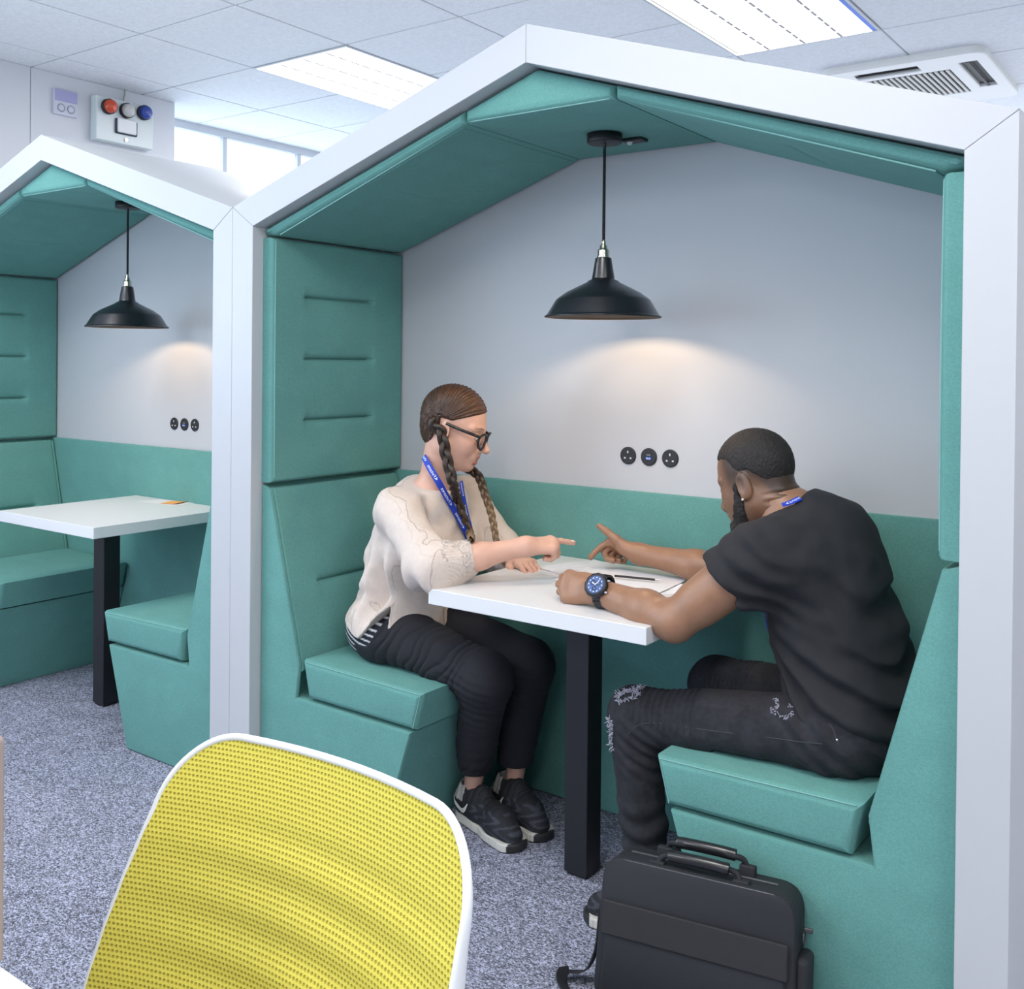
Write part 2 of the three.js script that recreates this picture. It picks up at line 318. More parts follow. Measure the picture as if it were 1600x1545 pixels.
makeBooth(0, 'white house-shaped booth lined in teal where two people sit at a table');
makeBooth(-W, 'white house-shaped booth lined in teal, empty, beside the left wall');

// benches: an upholstered carcass with sloping back, padded backrest and loose seat cushion
function makeBench(ox, flip, label) {
  const f = flip ? mirror : (x => x);
  const t = thing('booth_bench', label, 'bench', [ox, 0, 0], 'teal upholstered booth benches');
  const zb = ZW + 0.014, zf = ZBEN;
  const prof = k => [[PW + 0.001, 0.002], [0.585, 0.002], [0.692, 0.338], [0.250 - k, 0.343], [0.262 - k, 0.44], [0.131 - k, 0.94], [PW + 0.001, HS - 0.002]];
  mesh('carcass', f(join([extrude(prof(0), zf - 0.016, zf, 0.007, 3), extrude(prof(0), zb, zb + 0.016, 0.007, 3), extrude(prof(0.026), zb + 0.008, zf - 0.008, 0.002, 1)])), wool, t);
  // padded backrest face with one stitched line, set between the end panels
  const a = [0.131, 0.945], b = [0.266, 0.42], l = Math.hypot(b[0] - a[0], b[1] - a[1]), ex = [(a[0] - b[0]) / l, (a[1] - b[1]) / l], nx = [-ex[1] * -1, -ex[0]];
  const slitY = l * 0.455, th = 0.026;
  const pad = placeBasis(padded(zf - zb - 0.024, l, th, [[0.115, 0.43, slitY, 0.022]], 0.007, 0.004), [b[0] - nx[0] * th, b[1] - nx[1] * th, zf - 0.012], [0, 0, -1], [ex[0], ex[1], 0], [nx[0], nx[1], 0]);
  mesh('backrest', f(metreUV(pad)), wool, t);
  const seat = mesh('seat_cushion', f(extrude([[0.296, 0.348], [0.703, 0.345], [0.731, 0.448], [0.272, 0.457]], zb, zf + 0.001, 0.023, 6)), wool, t);
  const zz = zf - 0.0055, zi = zb + 0.008;
  mesh('piping', f(polyTube([[0.285, 0.4525, zz], [0.722, 0.4435, zz], [0.697, 0.350, zz]], 0.0016, 6)), piping, seat);
  mesh('piping', f(polyTube([[0.7255, 0.442, zz - 0.006], [0.7255, 0.442, zi]], 0.0016, 6)), piping, seat);
  return t;
}
makeBench(0, false, 'teal bench on which the person in the cream jumper sits');
makeBench(0, true, 'teal bench on which the person in the black T-shirt sits');
makeBench(-W, false, 'empty teal bench against the left wall, behind the empty table');
makeBench(-W, true, 'empty teal bench in the empty booth, backing onto the occupied booth');

// tables with one steel leg, fixed to the back wall
const TL = 0.7766, TR = 1.4098, TZ = -0.009, TB = -0.6;
function makeTable(ox, label) {
  const t = thing('booth_table', label, 'table', [ox, 0, 0], 'white booth tables');
  mesh('table_top', rbox(TL, TR, 0.70, 0.74, TB, TZ, 0.002), tabletop, t);
  const lx = 1.094, lz = -0.262, r = 0.035;
  mesh('leg', rbox(lx - r, lx + r, 0.008, 0.70, lz - r, lz + r, 0.004), blackSteel, t);
  mesh('foot_glide', rbox(lx - r + 0.006, lx + r - 0.006, 0, 0.009, lz - r + 0.006, lz + r - 0.006, 0.002), blackPlastic, t);
  return t;
}
makeTable(0, 'white table with one black leg between the two people');
makeTable(-W, 'white table with one black leg, empty but for an orange note');

// pendant lamps
function makePendant(ox, label) {
  const t = thing('pendant_lamp', label, 'lamp', [ox + 1.09, 1.447, -0.345], 'black pendant lamps');
  const top = HF - 1.447;
  mesh('ceiling_rose', [lathe([[0.0001, top - 0.026], [0.044, top - 0.026], [0.047, top - 0.022], [0.047, top - 0.001], [0.0001, top - 0.001]], 40), cyl(0.006, 0.004, 0.012, 12).translate(0, top - 0.03, 0)], blackPlastic, t);
  // twisted flex: two cores wound round each other
  const cores = [0, 1].map(k => { const p = []; for (let i = 0; i <= 180; i++) { const a = i / 180 * Math.PI * 2 * 22 + k * Math.PI, y = 0.2 + (top - 0.03 - 0.2) * i / 180; p.push([Math.cos(a) * 0.0021, y, Math.sin(a) * 0.0021]); } return tube(p, 0.0024, false, 400, 6); });
  mesh('flex', cores, std({ color: new THREE.Color().setRGB(0.012, 0.011, 0.012), roughness: 0.85 }), t);
  mesh('lamp_holder', lathe([[0.0001, 0.207], [0.004, 0.207], [0.006, 0.200], [0.0065, 0.192], [0.010, 0.190], [0.010, 0.182], [0.014, 0.180], [0.0155, 0.177], [0.0155, 0.163], [0.017, 0.161], [0.017, 0.156], [0.0001, 0.156]], 40), nickel, t);
  const outer = [[0.0165, 0.158], [0.0215, 0.157], [0.030, 0.105], [0.0315, 0.100], [0.040, 0.097], [0.0435, 0.093], [0.070, 0.080], [0.098, 0.066], [0.118, 0.052], [0.126, 0.045], [0.148, 0.008], [0.153, 0.004], [0.156, 0.0015], [0.1555, 0.0]];
  const inner = outer.map(([r, y]) => [Math.max(0.012, r - 0.0015), y - 0.0012]).reverse();
  mesh('shade', lathe(outer, 72), enamel, t);
  mesh('shade_lining', lathe(inner, 72), enamelInside, t).userData.label = 'dark lining';
  const bulb = mesh('bulb', lathe([[0.0001, 0.040], [0.012, 0.043], [0.022, 0.055], [0.0255, 0.068], [0.022, 0.082], [0.013, 0.098], [0.012, 0.14], [0.0001, 0.14]].reverse(), 32), std({ color: 0xffffff, emissive: new THREE.Color().setRGB(1, 0.72, 0.42), emissiveIntensity: 1.2 }), t);
  void bulb;
  const p = new THREE.PointLight(new THREE.Color().setRGB(1, 0.70, 0.42), PENDANT_POWER); p.position.set(ox + 1.09, 1.447 + 0.075, -0.345); p.shadow.radius = 1.1; p.castShadow = true; scene.add(p);
  return t;
}
makePendant(0, 'black enamel pendant lamp over the occupied table');
makePendant(-W, 'black enamel pendant lamp over the empty table');

// motion sensors beside the roses
for (const [ox, l] of [[0, 'occupied'], [-W, 'empty']]) {
  const t = thing('motion_sensor', `small black motion sensor beside the lamp rose in the ${l} booth`, 'sensor', [ox + 1.128, HF, -0.44], 'motion sensors in the booths');
  mesh('housing', rbox(-0.03, 0.03, -0.009, -0.0005, -0.022, 0.022, 0.003), blackPlastic, t);
  mesh('lens', new THREE.SphereGeometry(0.008, 20, 10, 0, Math.PI * 2, 0, Math.PI / 2).rotateX(Math.PI).translate(-0.012, -0.009, 0.006), whitePlastic, t);
}

// round sockets on the back boards
const brass = std({ color: new THREE.Color().setRGB(0.7, 0.7, 0.72), roughness: 0.3 });
const usbBlue = std({ color: new THREE.Color().setRGB(0.02, 0.10, 0.55), roughness: 0.4 });
const face = lathe([[0.0255, 0], [0.0255, 0.003], [0.0235, 0.0045], [0.021, 0.004], [0.0001, 0.004]], 40).rotateX(Math.PI / 2);
for (const [ox, booth] of [[0, 'occupied'], [-W, 'empty']]) [1.021, 1.089, 1.157].forEach((x, k) => {
  const y = 1.0565, z = ZW;
  if (k === 1) {
    const t = thing('usb_socket', `round black USB socket between two power sockets in the ${booth} booth`, 'socket', [ox + x, y, z], 'round USB sockets');
    mesh('plate', face, blackPlastic, t);
    mesh('port', [rbox(-0.009, 0.009, -0.008, 0.0, 0.0035, 0.0052, 0.001)], usbBlue, t).userData.label = 'blue USB port';
    mesh('contact', [box(-0.0055, -0.002, -0.005, -0.002, 0.005, 0.0058), box(0.002, 0.0055, -0.005, -0.002, 0.005, 0.0058), box(-0.006, 0.006, -0.0062, -0.005, 0.005, 0.0058)], brass, t);
    mesh('port', rbox(-0.006, 0.006, 0.004, 0.0075, 0.0035, 0.0052, 0.0008), std({ color: new THREE.Color().setRGB(0.25, 0.25, 0.26), roughness: 0.4 }), t);
  } else {
    const side = booth === 'empty' ? (k ? 'away from the left wall' : 'nearer the left wall') : (k ? 'nearer the person in black' : 'nearer the person in cream');
    const t = thing('power_socket', `round black power socket in the ${booth} booth, ${side}`, 'socket', [ox + x, y, z], 'round power sockets');
    mesh('plate', face, blackPlastic, t);
    mesh('pin_hole', rbox(-0.002, 0.002, 0.007, 0.014, 0.0035, 0.0048, 0.0006), brass, t);
    for (const s of [-1, 1]) mesh('pin_hole', rbox(s * 0.0095 - 0.0028, s * 0.0095 + 0.0028, -0.0095, -0.005, 0.0035, 0.0048, 0.0008), brass, t);
  }
});

// ------------------------------------------------------------------ wall units, cassette, notes, papers
{
  const t = thing('alarm_panel', 'pale alarm box on the left wall with red, white and blue beacons', 'alarm panel', [X0, 2.525, -1.045]);
  const boxMat = std({ color: new THREE.Color().setRGB(0.60, 0.66, 0.66), roughness: 0.35 });
  // local: wall normal is +x, across is -z
  mesh('backing_box', rbox(0.0005, 0.055, -0.115, 0.105, -0.163, 0.163, 0.006), boxMat, t);
  const beacon = (name, z, y, c, label) => {
    const b = mesh('beacon_base', lathe([[0.0001, 0], [0.038, 0], [0.038, 0.022], [0.0001, 0.022]], 32).rotateZ(-Math.PI / 2).translate(0.055, y, z), blackPlastic, t);
    mesh(name, lathe([[0.0001, 0.05], [0.022, 0.047], [0.031, 0.038], [0.0345, 0.022], [0.0345, 0.02]].reverse(), 32).rotateZ(-Math.PI / 2).translate(0.055, y, z), new THREE.MeshPhysicalMaterial({ color: c, roughness: 0.25, clearcoat: 0.6 }), b).userData.label = label;
  };
  beacon('beacon_lens', 0.10, 0.055, new THREE.Color().setRGB(0.55, 0.05, 0.008), 'orange red beacon lens');
  beacon('beacon_lens', 0.0, 0.055, new THREE.Color().setRGB(0.5, 0.49, 0.46), 'clear white beacon lens');
  beacon('beacon_lens', -0.1, 0.065, new THREE.Color().setRGB(0.008, 0.04, 0.30), 'blue beacon lens');
  mesh('sounder_frame', rbox(0.054, 0.068, -0.068, 0.008, -0.062, 0.062, 0.012, 3), std({ color: new THREE.Color().setRGB(0.02, 0.025, 0.05), roughness: 0.4 }), t);
  mesh('sounder_face', rbox(0.058, 0.073, -0.062, 0.012, -0.054, 0.054, 0.008, 3), whitePlastic, t);
  mesh('lock', cyl(0.009, 0.009, 0.008, 20).rotateZ(Math.PI / 2).translate(0.058, -0.092, 0.0), steel, t);
  const c = mesh('cable', tube([[0.02, 0.103, -0.01], [0.018, 0.13, -0.012], [0.015, 0.15, -0.02], [0.012, 0.174, -0.02]], 0.004), std({ color: new THREE.Color().setRGB(0.3, 0.32, 0.3), roughness: 0.6 }), t); void c;

  const k = thing('wall_controller', 'small pale wall controller with two round buttons beside the alarm box', 'controller', [X0, 2.567, -0.747]);
  const pale = std({ color: new THREE.Color().setRGB(0.58, 0.60, 0.68), roughness: 0.5 });
  mesh('housing', rbox(0.0005, 0.016, -0.066, 0.06, -0.062, 0.062, 0.004), pale, k);
  mesh('display', rbox(0.014, 0.018, 0.0, 0.055, -0.058, 0.058, 0.001), std({ color: new THREE.Color().setRGB(0.36, 0.36, 0.58), roughness: 0.4 }), k);
  for (const s of [-1, 1]) {
    mesh('button_ring', new THREE.TorusGeometry(0.017, 0.0035, 10, 28).rotateY(Math.PI / 2).translate(0.0165, -0.032, s * 0.025), std({ color: new THREE.Color().setRGB(0.3, 0.31, 0.36), roughness: 0.5 }), k);
    mesh('button', cyl(0.0145, 0.0145, 0.006, 24).rotateZ(Math.PI / 2).translate(0.0155, -0.032, s * 0.025), pale, k);
  }
}
{
  // ceiling cassette air conditioner
  const t = thing('air_conditioner', 'white ceiling cassette air conditioner with slatted grille above the roof', 'air conditioner', [1.2, 2.6655, -3.13]);
  const w = 0.355, d = 0.44, m = std({ color: new THREE.Color().setRGB(0.74, 0.74, 0.71), roughness: 0.45 }), dark = std({ color: new THREE.Color().setRGB(0.012, 0.012, 0.013), roughness: 0.6 });
  const s = new THREE.Shape(); const R = 0.07;
  s.moveTo(-w + R, -d); s.lineTo(w - R, -d); s.quadraticCurveTo(w, -d, w, -d + R); s.lineTo(w, d - R); s.quadraticCurveTo(w, d, w - R, d); s.lineTo(-w + R, d); s.quadraticCurveTo(-w, d, -w, d - R); s.lineTo(-w, -d + R); s.quadraticCurveTo(-w, -d, -w + R, -d);
  const slot = (x0, x1, y0, y1) => { const h = new THREE.Path(); h.moveTo(x0, y0); h.lineTo(x0, y1); h.lineTo(x1, y1); h.lineTo(x1, y0); h.lineTo(x0, y0); return h; };
  const vents = [[-0.22, 0.06, -0.355, -0.275], [-0.22, 0.06, 0.275, 0.355], [0.225, 0.30, -0.16, 0.30], [-0.30, -0.24, -0.16, 0.16]];
  vents.forEach(v => s.holes.push(slot(...v)));
  s.holes.push(slot(-0.2, 0.17, -0.22, 0.22));
  const g = new THREE.ExtrudeGeometry(s, { depth: 0.022, bevelEnabled: true, bevelSize: 0.008, bevelThickness: 0.008, bevelOffset: -0.008, bevelSegments: 3 });
  mesh('panel', g.rotateX(Math.PI / 2).translate(0, 0.033, 0), m, t);
  vents.forEach(v => { const o = mesh('air_outlet', box(v[0] - 0.005, v[1] + 0.005, 0.02, 0.03, v[2] - 0.005, v[3] + 0.005), dark, t); mesh('vane', v[1] - v[0] > 0.2 ? rbox(v[0], v[1], 0.004, 0.008, (v[2] + v[3]) / 2 - 0.012, (v[2] + v[3]) / 2 + 0.004, 0.001) : rbox((v[0] + v[1]) / 2 - 0.006, (v[0] + v[1]) / 2 + 0.006, 0.002, 0.008, v[2], v[3], 0.001), dark, o); });
  mesh('filter', box(-0.2, 0.17, 0.018, 0.026, -0.22, 0.22), std({ color: new THREE.Color().setRGB(0.03, 0.03, 0.028), roughness: 0.8 }), t);
  for (let i = 0; i < 15; i++) { const x = -0.187 + i * 0.0247; mesh('grille_slat', box(x - 0.006, x + 0.006, 0.001, 0.010, -0.22, 0.22), std({ color: new THREE.Color().setRGB(0.55, 0.54, 0.50), roughness: 0.5 }), t); }
}
{
  const paper = std({ color: new THREE.Color().setRGB(0.78, 0.78, 0.81), roughness: 0.75, side: THREE.DoubleSide });
  // printed sheet: faint grey lines of type
  const cv = document.createElement('canvas'); cv.width = 256; cv.height = 362; const c = cv.getContext('2d');
  c.fillStyle = '#eeeef3'; c.fillRect(0, 0, 256, 362); c.fillStyle = '#c9c9d2'; const r = seeded(5);
  for (let y = 40; y < 320; y += 12) if (r() > 0.25) c.fillRect(28, y, 70 + r() * 130, 3);
  const print = new THREE.CanvasTexture(cv); print.colorSpace = THREE.SRGBColorSpace;
  const printed = std({ color: new THREE.Color().setRGB(0.9, 0.9, 0.92), map: print, roughness: 0.75, side: THREE.DoubleSide });
  // a sheet of given size, lightly lifted along one edge; real thickness
  function sheet(w, h, lift, seed, curlAt = 0) {
    const g = new THREE.BoxGeometry(w, 0.0005, h, 16, 1, 20), p = g.attributes.position, q = seeded(seed), ph = q() * 6;
    for (let i = 0; i < p.count; i++) { const x = p.getX(i) / w, z = p.getZ(i) / h; let y = lift * (0.5 + 0.5 * Math.sin(x * 3 + ph)) * smooth(0.1, 0.5, Math.abs(z)) * 0.35; y += curlAt * smooth(0.15, 0.5, x) ** 2; p.setY(i, p.getY(i) + y); }
    g.computeVertexNormals(); return g;
  }
  const put = (label, w, h, x, z, turn, y, lift, seed, m, curl) => { const o = mesh('paper_sheet', sheet(w, h, lift, seed, curl), m, null); o.position.set(x, y, z); o.rotation.y = turn; tag(o, label, 'paper', 'sheets of paper on the occupied table'); return o; };
  put('printed white sheet of paper at the bottom of the papers between the hands', 0.21, 0.297, 1.065, -0.425, 1.45, 0.7405, 0.0006, 3, printed);
  put('white printed sheet of paper on top, under the pointing fingers', 0.21, 0.297, 1.02, -0.45, 1.22, 0.7419, 0.001, 4, printed);
  put('white sheet of paper sticking out behind the wristwatch', 0.21, 0.297, 1.125, -0.40, 1.63, 0.7435, 0.001, 8, paper, 0.004);
  put('small white paper slip lying apart near the bent elbow', 0.10, 0.075, 1.268, -0.36, 0.5, 0.7405, 0.0005, 9, paper, 0.012);
  const pen = thing('pen', 'slim dark pen lying on the papers', 'pen', [1.165, 0.752, -0.408]);
  mesh('barrel', bar([-0.06, 0, 0.012], [0.05, 0, -0.012], 0.003, 0.003, 12), blackPlastic, pen); mesh('tip', bar([0.05, 0, -0.012], [0.062, 0, -0.0146], 0.003, 0.0008, 12), steel, pen);

  const orange = std({ color: new THREE.Color().setRGB(0.95, 0.42, 0.12), roughness: 0.7 });
  const n = mesh('sticky_note', sheet(0.076, 0.076, 0.0005, 12, 0.003), orange, null); n.position.set(-1.045, 0.7424, -0.553); n.rotation.y = 0.35; tag(n, 'orange sticky note on the empty table', 'note');
  const s2 = mesh('paper_sheet', sheet(0.21, 0.1, 0.0005, 13), paper, null); s2.position.set(-1.08, 0.7405, -0.545); s2.rotation.y = 0.12; tag(s2, 'white paper under the orange note on the empty table', 'paper');
}

// ------------------------------------------------------------------ desk corner, screen and yellow chair in the foreground
{
  const t = thing('desk', 'white desk whose corner shows before the yellow chair', 'desk', [0.86, 0, 2.0]);
  mesh('desk_top', rbox(-0.9, 0.9, 0.695, 0.72, -0.533, 0.35, 0.003), tabletop, t);
  for (const x of [-0.86, 0.86]) for (const z of [-0.38, 0.32]) mesh('leg', rbox(x - 0.025, x + 0.025, 0, 0.695, z - 0.025, z + 0.025, 0.003), std({ color: new THREE.Color().setRGB(0.6, 0.6, 0.62), roughness: 0.4 }), t);
  const s = thing('desk_screen', 'pinkish grey upholstered screen standing on the white desk', 'screen', [1.20, 0.72, 1.484]);
  mesh('screen_panel', rbox(-0.35, 0.3015, 0.012, 0.236, -0.011, 0.011, 0.006), std({ color: new THREE.Color().setRGB(0.36, 0.30, 0.30), roughness: 0.95 }), s);
  for (const x of [-0.25, 0.18]) mesh('foot', rbox(x - 0.02, x + 0.02, 0, 0.014, -0.012, 0.06, 0.002), steel, s);
}
{
  const t = thing('office_chair', 'office chair with yellow mesh back in a white frame', 'chair', [1.65, 0, 1.29]);
  const white = std({ color: new THREE.Color().setRGB(0.72, 0.74, 0.76), roughness: 0.35 });
  // mesh cloth: yellow knit with small dark eyelets set in staggered rows
  const eyelets = (x, y, n) => { const k = 16, c = n / k, row = Math.floor(y / c), fx = ((x + (row % 2) * c / 2) / c) % 1 - 0.5, fy = (y / c) % 1 - 0.5; return smooth(0.36, 0.2, Math.hypot(fx * 1.0, fy * 1.15)); };
  const thread = field(256, 3, 71);
  const cloth = dataTexture(256, (x, y, n) => { const e = eyelets(x, y, n), w = 0.94 + 0.06 * thread(x, y); return [w * (212 * (1 - e) + 168 * e), w * (200 * (1 - e) + 154 * e), w * (82 * (1 - e) + 42 * e)]; }, true, 1 / 0.088);
  const clothBump = dataTexture(256, (x, y, n) => { const v = 255 * (1 - 0.85 * eyelets(x, y, n)); return [v, v, v]; }, false, 1 / 0.088);
  const knit = std({ map: cloth, bumpMap: clothBump, bumpScale: 0.0015, roughness: 0.85, side: THREE.DoubleSide });
  // surface of the back: s across (-1..1), v down from the top (0..1)
  const H = 0.46, HWT = 0.222, TOP = 0.865;
  const half = v => HWT * (1 + 0.42 * v - 0.35 * v * v);
  const surf = (x, y0) => { const v = (TOP - y0) / H; return -0.125 + 0.30 * (v * H) + 0.10 * Math.sin(v * 2.2) * 0.3 + 0.75 * x * x * (1 + 0.2 * v); };
  const ribs = (x, y0) => { const v = TOP - y0; return 0.0022 * Math.sin(v * 2 * Math.PI / 0.048) * smooth(0.05, 0.10, v) * (0.55 + 0.45 * Math.sin(x * 9 + 1)); };
  // rounded outline
  const outline = []; const R = 0.085, N = 14;
  const corner = (cx, cy, a0, a1) => { for (let i = 0; i <= N; i++) { const a = a0 + (a1 - a0) * i / N; outline.push([cx + R * Math.cos(a), cy + R * Math.sin(a)]); } };
  const side = (s, y0, y1) => { for (let i = 1; i < 12; i++) { const y = y0 + (y1 - y0) * i / 12; outline.push([s * half((TOP - y) / H), y]); } };
  corner(half(R / H) - R, TOP - R, 0, Math.PI / 2); for (let i = 1; i < 10; i++) outline.push([(half(R / H) - R) * (1 - 2 * i / 10), TOP]);
  corner(-half(R / H) + R, TOP - R, Math.PI / 2, Math.PI); side(-1, TOP - R, TOP - H + R);
  corner(-half(1) + R, TOP - H + R, Math.PI, 1.5 * Math.PI); corner(half(1) - R, TOP - H + R, 1.5 * Math.PI, 2 * Math.PI); side(1, TOP - H + R, TOP - R);
  // cloth: rings from the outline to the middle, finely divided rows
  const rows = 110, cols = 60, pos = [], uv = [], idx = [];
  const max0 = q => Math.max(0, q);
  const spanAt = y => { const v = (TOP - y) / H; let h = half(v); const dt = max0(TOP - y), db = max0(y - (TOP - H)); if (dt < R) h = half(R / H) - R + Math.sqrt(Math.max(0, R * R - (R - dt) ** 2)); if (db < R) h = half(1) - R + Math.sqrt(Math.max(0, R * R - (R - db) ** 2)); return h; };
  for (let j = 0; j <= rows; j++) for (let i = 0; i <= cols; i++) { const y = TOP + 0.0008 - (H + 0.0016) * j / rows, x = spanAt(y) * (2 * i / cols - 1); pos.push(x, y, surf(x, y) + ribs(x, y)); uv.push(x, y * 1.05); }
  for (let j = 0; j < rows; j++) for (let i = 0; i < cols; i++) { const a = j * (cols + 1) + i; idx.push(a, a + cols + 1, a + 1, a + 1, a + cols + 1, a + cols + 2); }
  const g = new THREE.BufferGeometry(); g.setAttribute('position', new THREE.Float32BufferAttribute(pos, 3)); g.setAttribute('uv', new THREE.Float32BufferAttribute(uv, 2)); g.setIndex(idx); g.computeVertexNormals();
  mesh('mesh_back', g, knit, t).userData.label = 'yellow mesh back';
  // frame: an oval section swept round the outline, deeper behind
  const ring = outline.map(([x, y]) => new THREE.Vector3(x, y, surf(x, y)));
  const fp = [], fi = [], K = 10, M = ring.length;
  ring.forEach((p, i) => {
    const tan = ring[(i + 1) % M].clone().sub(ring[(i - 1 + M) % M]).normalize(), nz = new THREE.Vector3(0, 0, 1).addScaledVector(tan, -tan.z).normalize(), out = new THREE.Vector3().crossVectors(tan, nz).normalize();
    for (let k = 0; k < K; k++) { const a = k / K * Math.PI * 2; const q = p.clone().addScaledVector(out, 0.0012 + 0.0048 * Math.cos(a)).addScaledVector(nz, 0.002 + (Math.sin(a) - 1) * (0.005 + 0.013 * smooth(0.02, 0.22, TOP - p.y))); fp.push(q.x, q.y, q.z); }
  });
  for (let i = 0; i < M; i++) for (let k = 0; k < K; k++) { const a = i * K + k, b = i * K + (k + 1) % K, c = ((i + 1) % M) * K + k, d = ((i + 1) % M) * K + (k + 1) % K; fi.push(a, c, b, b, c, d); }
  const fg = new THREE.BufferGeometry(); fg.setAttribute('position', new THREE.Float32BufferAttribute(fp, 3)); fg.setIndex(fi); fg.computeVertexNormals();
  fg.setAttribute('uv', new THREE.Float32BufferAttribute(new Float32Array(fp.length / 3 * 2), 2));
  mesh('back_frame', fg, white, t);
  mesh('seat', rbox(-0.23, 0.23, 0.425, 0.475, -0.02, 0.43, 0.022, 4), std({ color: new THREE.Color().setRGB(0.62, 0.5, 0.05), roughness: 0.9 }), t);
  mesh('back_support', [bar([0, 0.44, 0.05], [0, 0.42, -0.03], 0.02, 0.02), bar([0, 0.42, -0.03], [0, 0.62, -0.045], 0.02, 0.014)], white, t);
  mesh('gas_column', bar([0, 0.09, 0.2], [0, 0.43, 0.2], 0.025, 0.022, 20), blackPlastic, t);
  for (let k = 0; k < 5; k++) {
    const a = k / 5 * Math.PI * 2 + 0.3, x = Math.cos(a) * 0.29, z = 0.2 + Math.sin(a) * 0.29;
    const l = mesh('base_leg', bar([0, 0.105, 0.2], [x, 0.07, z], 0.022, 0.014, 12), white, t);
    mesh('castor', cyl(0.027, 0.027, 0.022, 20).rotateZ(Math.PI / 2).rotateY(-a + Math.PI / 2).translate(x, 0.027, z), blackPlastic, l);
  }
}

// ------------------------------------------------------------------ laptop bag on the floor, leaning against the bench
{
  const t = thing('laptop_bag', 'black fabric laptop bag standing on the carpet before the bench', 'bag', [1.585, 0, 0.092]);
  t.rotation.y = 0.17; t.rotation.order = 'YXZ'; t.rotation.x = -0.17;
  const weave = field(256, 2, 81), weave2 = field(256, 30, 82);
  const nylonBump = dataTexture(256, (x, y) => { const v = 120 + 60 * Math.sin(x / 256 * Math.PI * 128) * Math.sin(y / 256 * Math.PI * 128) + 70 * (weave(x, y) - 0.5); return [v, v, v]; }, false, 1 / 0.1); void weave2;
  const nylon = std({ color: new THREE.Color().setRGB(0.016, 0.017, 0.022), bumpMap: nylonBump, bumpScale: 0.0005, roughness: 0.72 });
  const trim = std({ color: new THREE.Color().setRGB(0.05, 0.052, 0.058), roughness: 0.32 });
  const grip = new THREE.MeshPhysicalMaterial({ color: new THREE.Color().setRGB(0.012, 0.012, 0.014), roughness: 0.28, clearcoat: 0.5, clearcoatRoughness: 0.25 });
  const w = 0.205, h = 0.282, d = 0.052, R = 0.055;
  const rr = (w2, y0, y1, r) => { const s = new THREE.Shape(); s.moveTo(-w2 + r * 0.5, y0); s.lineTo(w2 - r * 0.5, y0); s.quadraticCurveTo(w2, y0, w2, y0 + r * 0.5); s.lineTo(w2 - 0.004, y1 - r); s.quadraticCurveTo(w2 - 0.004, y1, w2 - r, y1); s.lineTo(-w2 + r, y1); s.quadraticCurveTo(-w2 + 0.004, y1, -w2 + 0.004, y1 - r); s.lineTo(-w2, y0 + r * 0.5); s.quadraticCurveTo(-w2, y0, -w2 + r * 0.5, y0); return s; };
  const body = new THREE.ExtrudeGeometry(rr(w, 0.0, h, R), { depth: 2 * d - 0.016, bevelEnabled: true, bevelSize: 0.008, bevelThickness: 0.008, bevelOffset: -0.008, bevelSegments: 4, curveSegments: 14 }).translate(0, 0, -d + 0.008);
  mesh('bag_body', metreUV(toCreasedNormals(body, 0.8)), nylon, t);
  const edge = rr(w - 0.006, 0.006, h - 0.005, R - 0.002).getSpacedPoints(120);
  for (const z of [d - 0.004, -d + 0.004]) mesh('piping', new THREE.TubeGeometry(new THREE.CatmullRomCurve3(edge.map(p => new THREE.Vector3(p.x, p.y, z)), true), 240, 0.0032, 8, true), trim, t);
  // front pocket and the band above it
  const pocket = new THREE.ExtrudeGeometry(rr(w - 0.016, 0.012, h - 0.115, 0.02), { depth: 0.006, bevelEnabled: true, bevelSize: 0.006, bevelThickness: 0.008, bevelOffset: -0.006, bevelSegments: 4, curveSegments: 10 }).translate(0, 0, d - 0.004);
  mesh('front_pocket', metreUV(toCreasedNormals(pocket, 0.8)), nylon, t);
  mesh('pocket_flap', metreUV(new RoundedBoxGeometry(2 * w - 0.03, 0.066, 0.008, 3, 0.003).translate(0, h - 0.118, d + 0.011)), std({ color: new THREE.Color().setRGB(0.021, 0.021, 0.024), bumpMap: nylonBump, bumpScale: 0.0005, roughness: 0.75 }), t);
  const zip = mesh('zip', polyTube([[-w + 0.05, h + 0.001, 0.0], [w - 0.05, h + 0.001, 0.0]], 0.003, 6), trim, t); void zip;
  // two handles with padded grips, folded over the top
  for (const s of [-1, 1]) {
    const z = s > 0 ? d * 0.62 : -d * 0.45, lift = s > 0 ? 0.0 : 0.014;
    const H = mesh('handle', tube([[-0.088, h - 0.035, z + s * 0.012], [-0.08, h + 0.012 + lift, z], [-0.055, h + 0.02 + lift, z - s * 0.006 + 0.006], [0, h + 0.021 + lift, z + 0.004], [0.055, h + 0.02 + lift, z - s * 0.006 + 0.006], [0.08, h + 0.012 + lift, z], [0.088, h - 0.035, z + s * 0.012]], 0.006, false, 60, 8).scale(1, 1, 1), nylon, t);
    mesh('grip', tube([[-0.062, h + 0.02 + lift, z + 0.003], [-0.03, h + 0.022 + lift, z + 0.006], [0.03, h + 0.022 + lift, z + 0.006], [0.062, h + 0.02 + lift, z + 0.003]], 0.012, false, 24, 14), grip, H);
    for (const q of [-1, 1]) mesh('handle_anchor', rbox(q * 0.088 - 0.017, q * 0.088 + 0.017, h - 0.06, h + 0.006 + lift, z - 0.010, z + 0.010, 0.004), nylon, H);
  }
  // side pocket, strap ring and shoulder strap lying on the carpet
  mesh('side_pocket', metreUV(new RoundedBoxGeometry(0.03, 0.16, 0.075, 4, 0.014).translate(w + 0.006, 0.09, 0)), nylon, t);
  for (const q of [-1, 1]) mesh('strap_ring', new THREE.TorusGeometry(0.012, 0.0025, 8, 20).rotateY(Math.PI / 2).translate(q * (w + 0.004), h - 0.085, 0), trim, t);
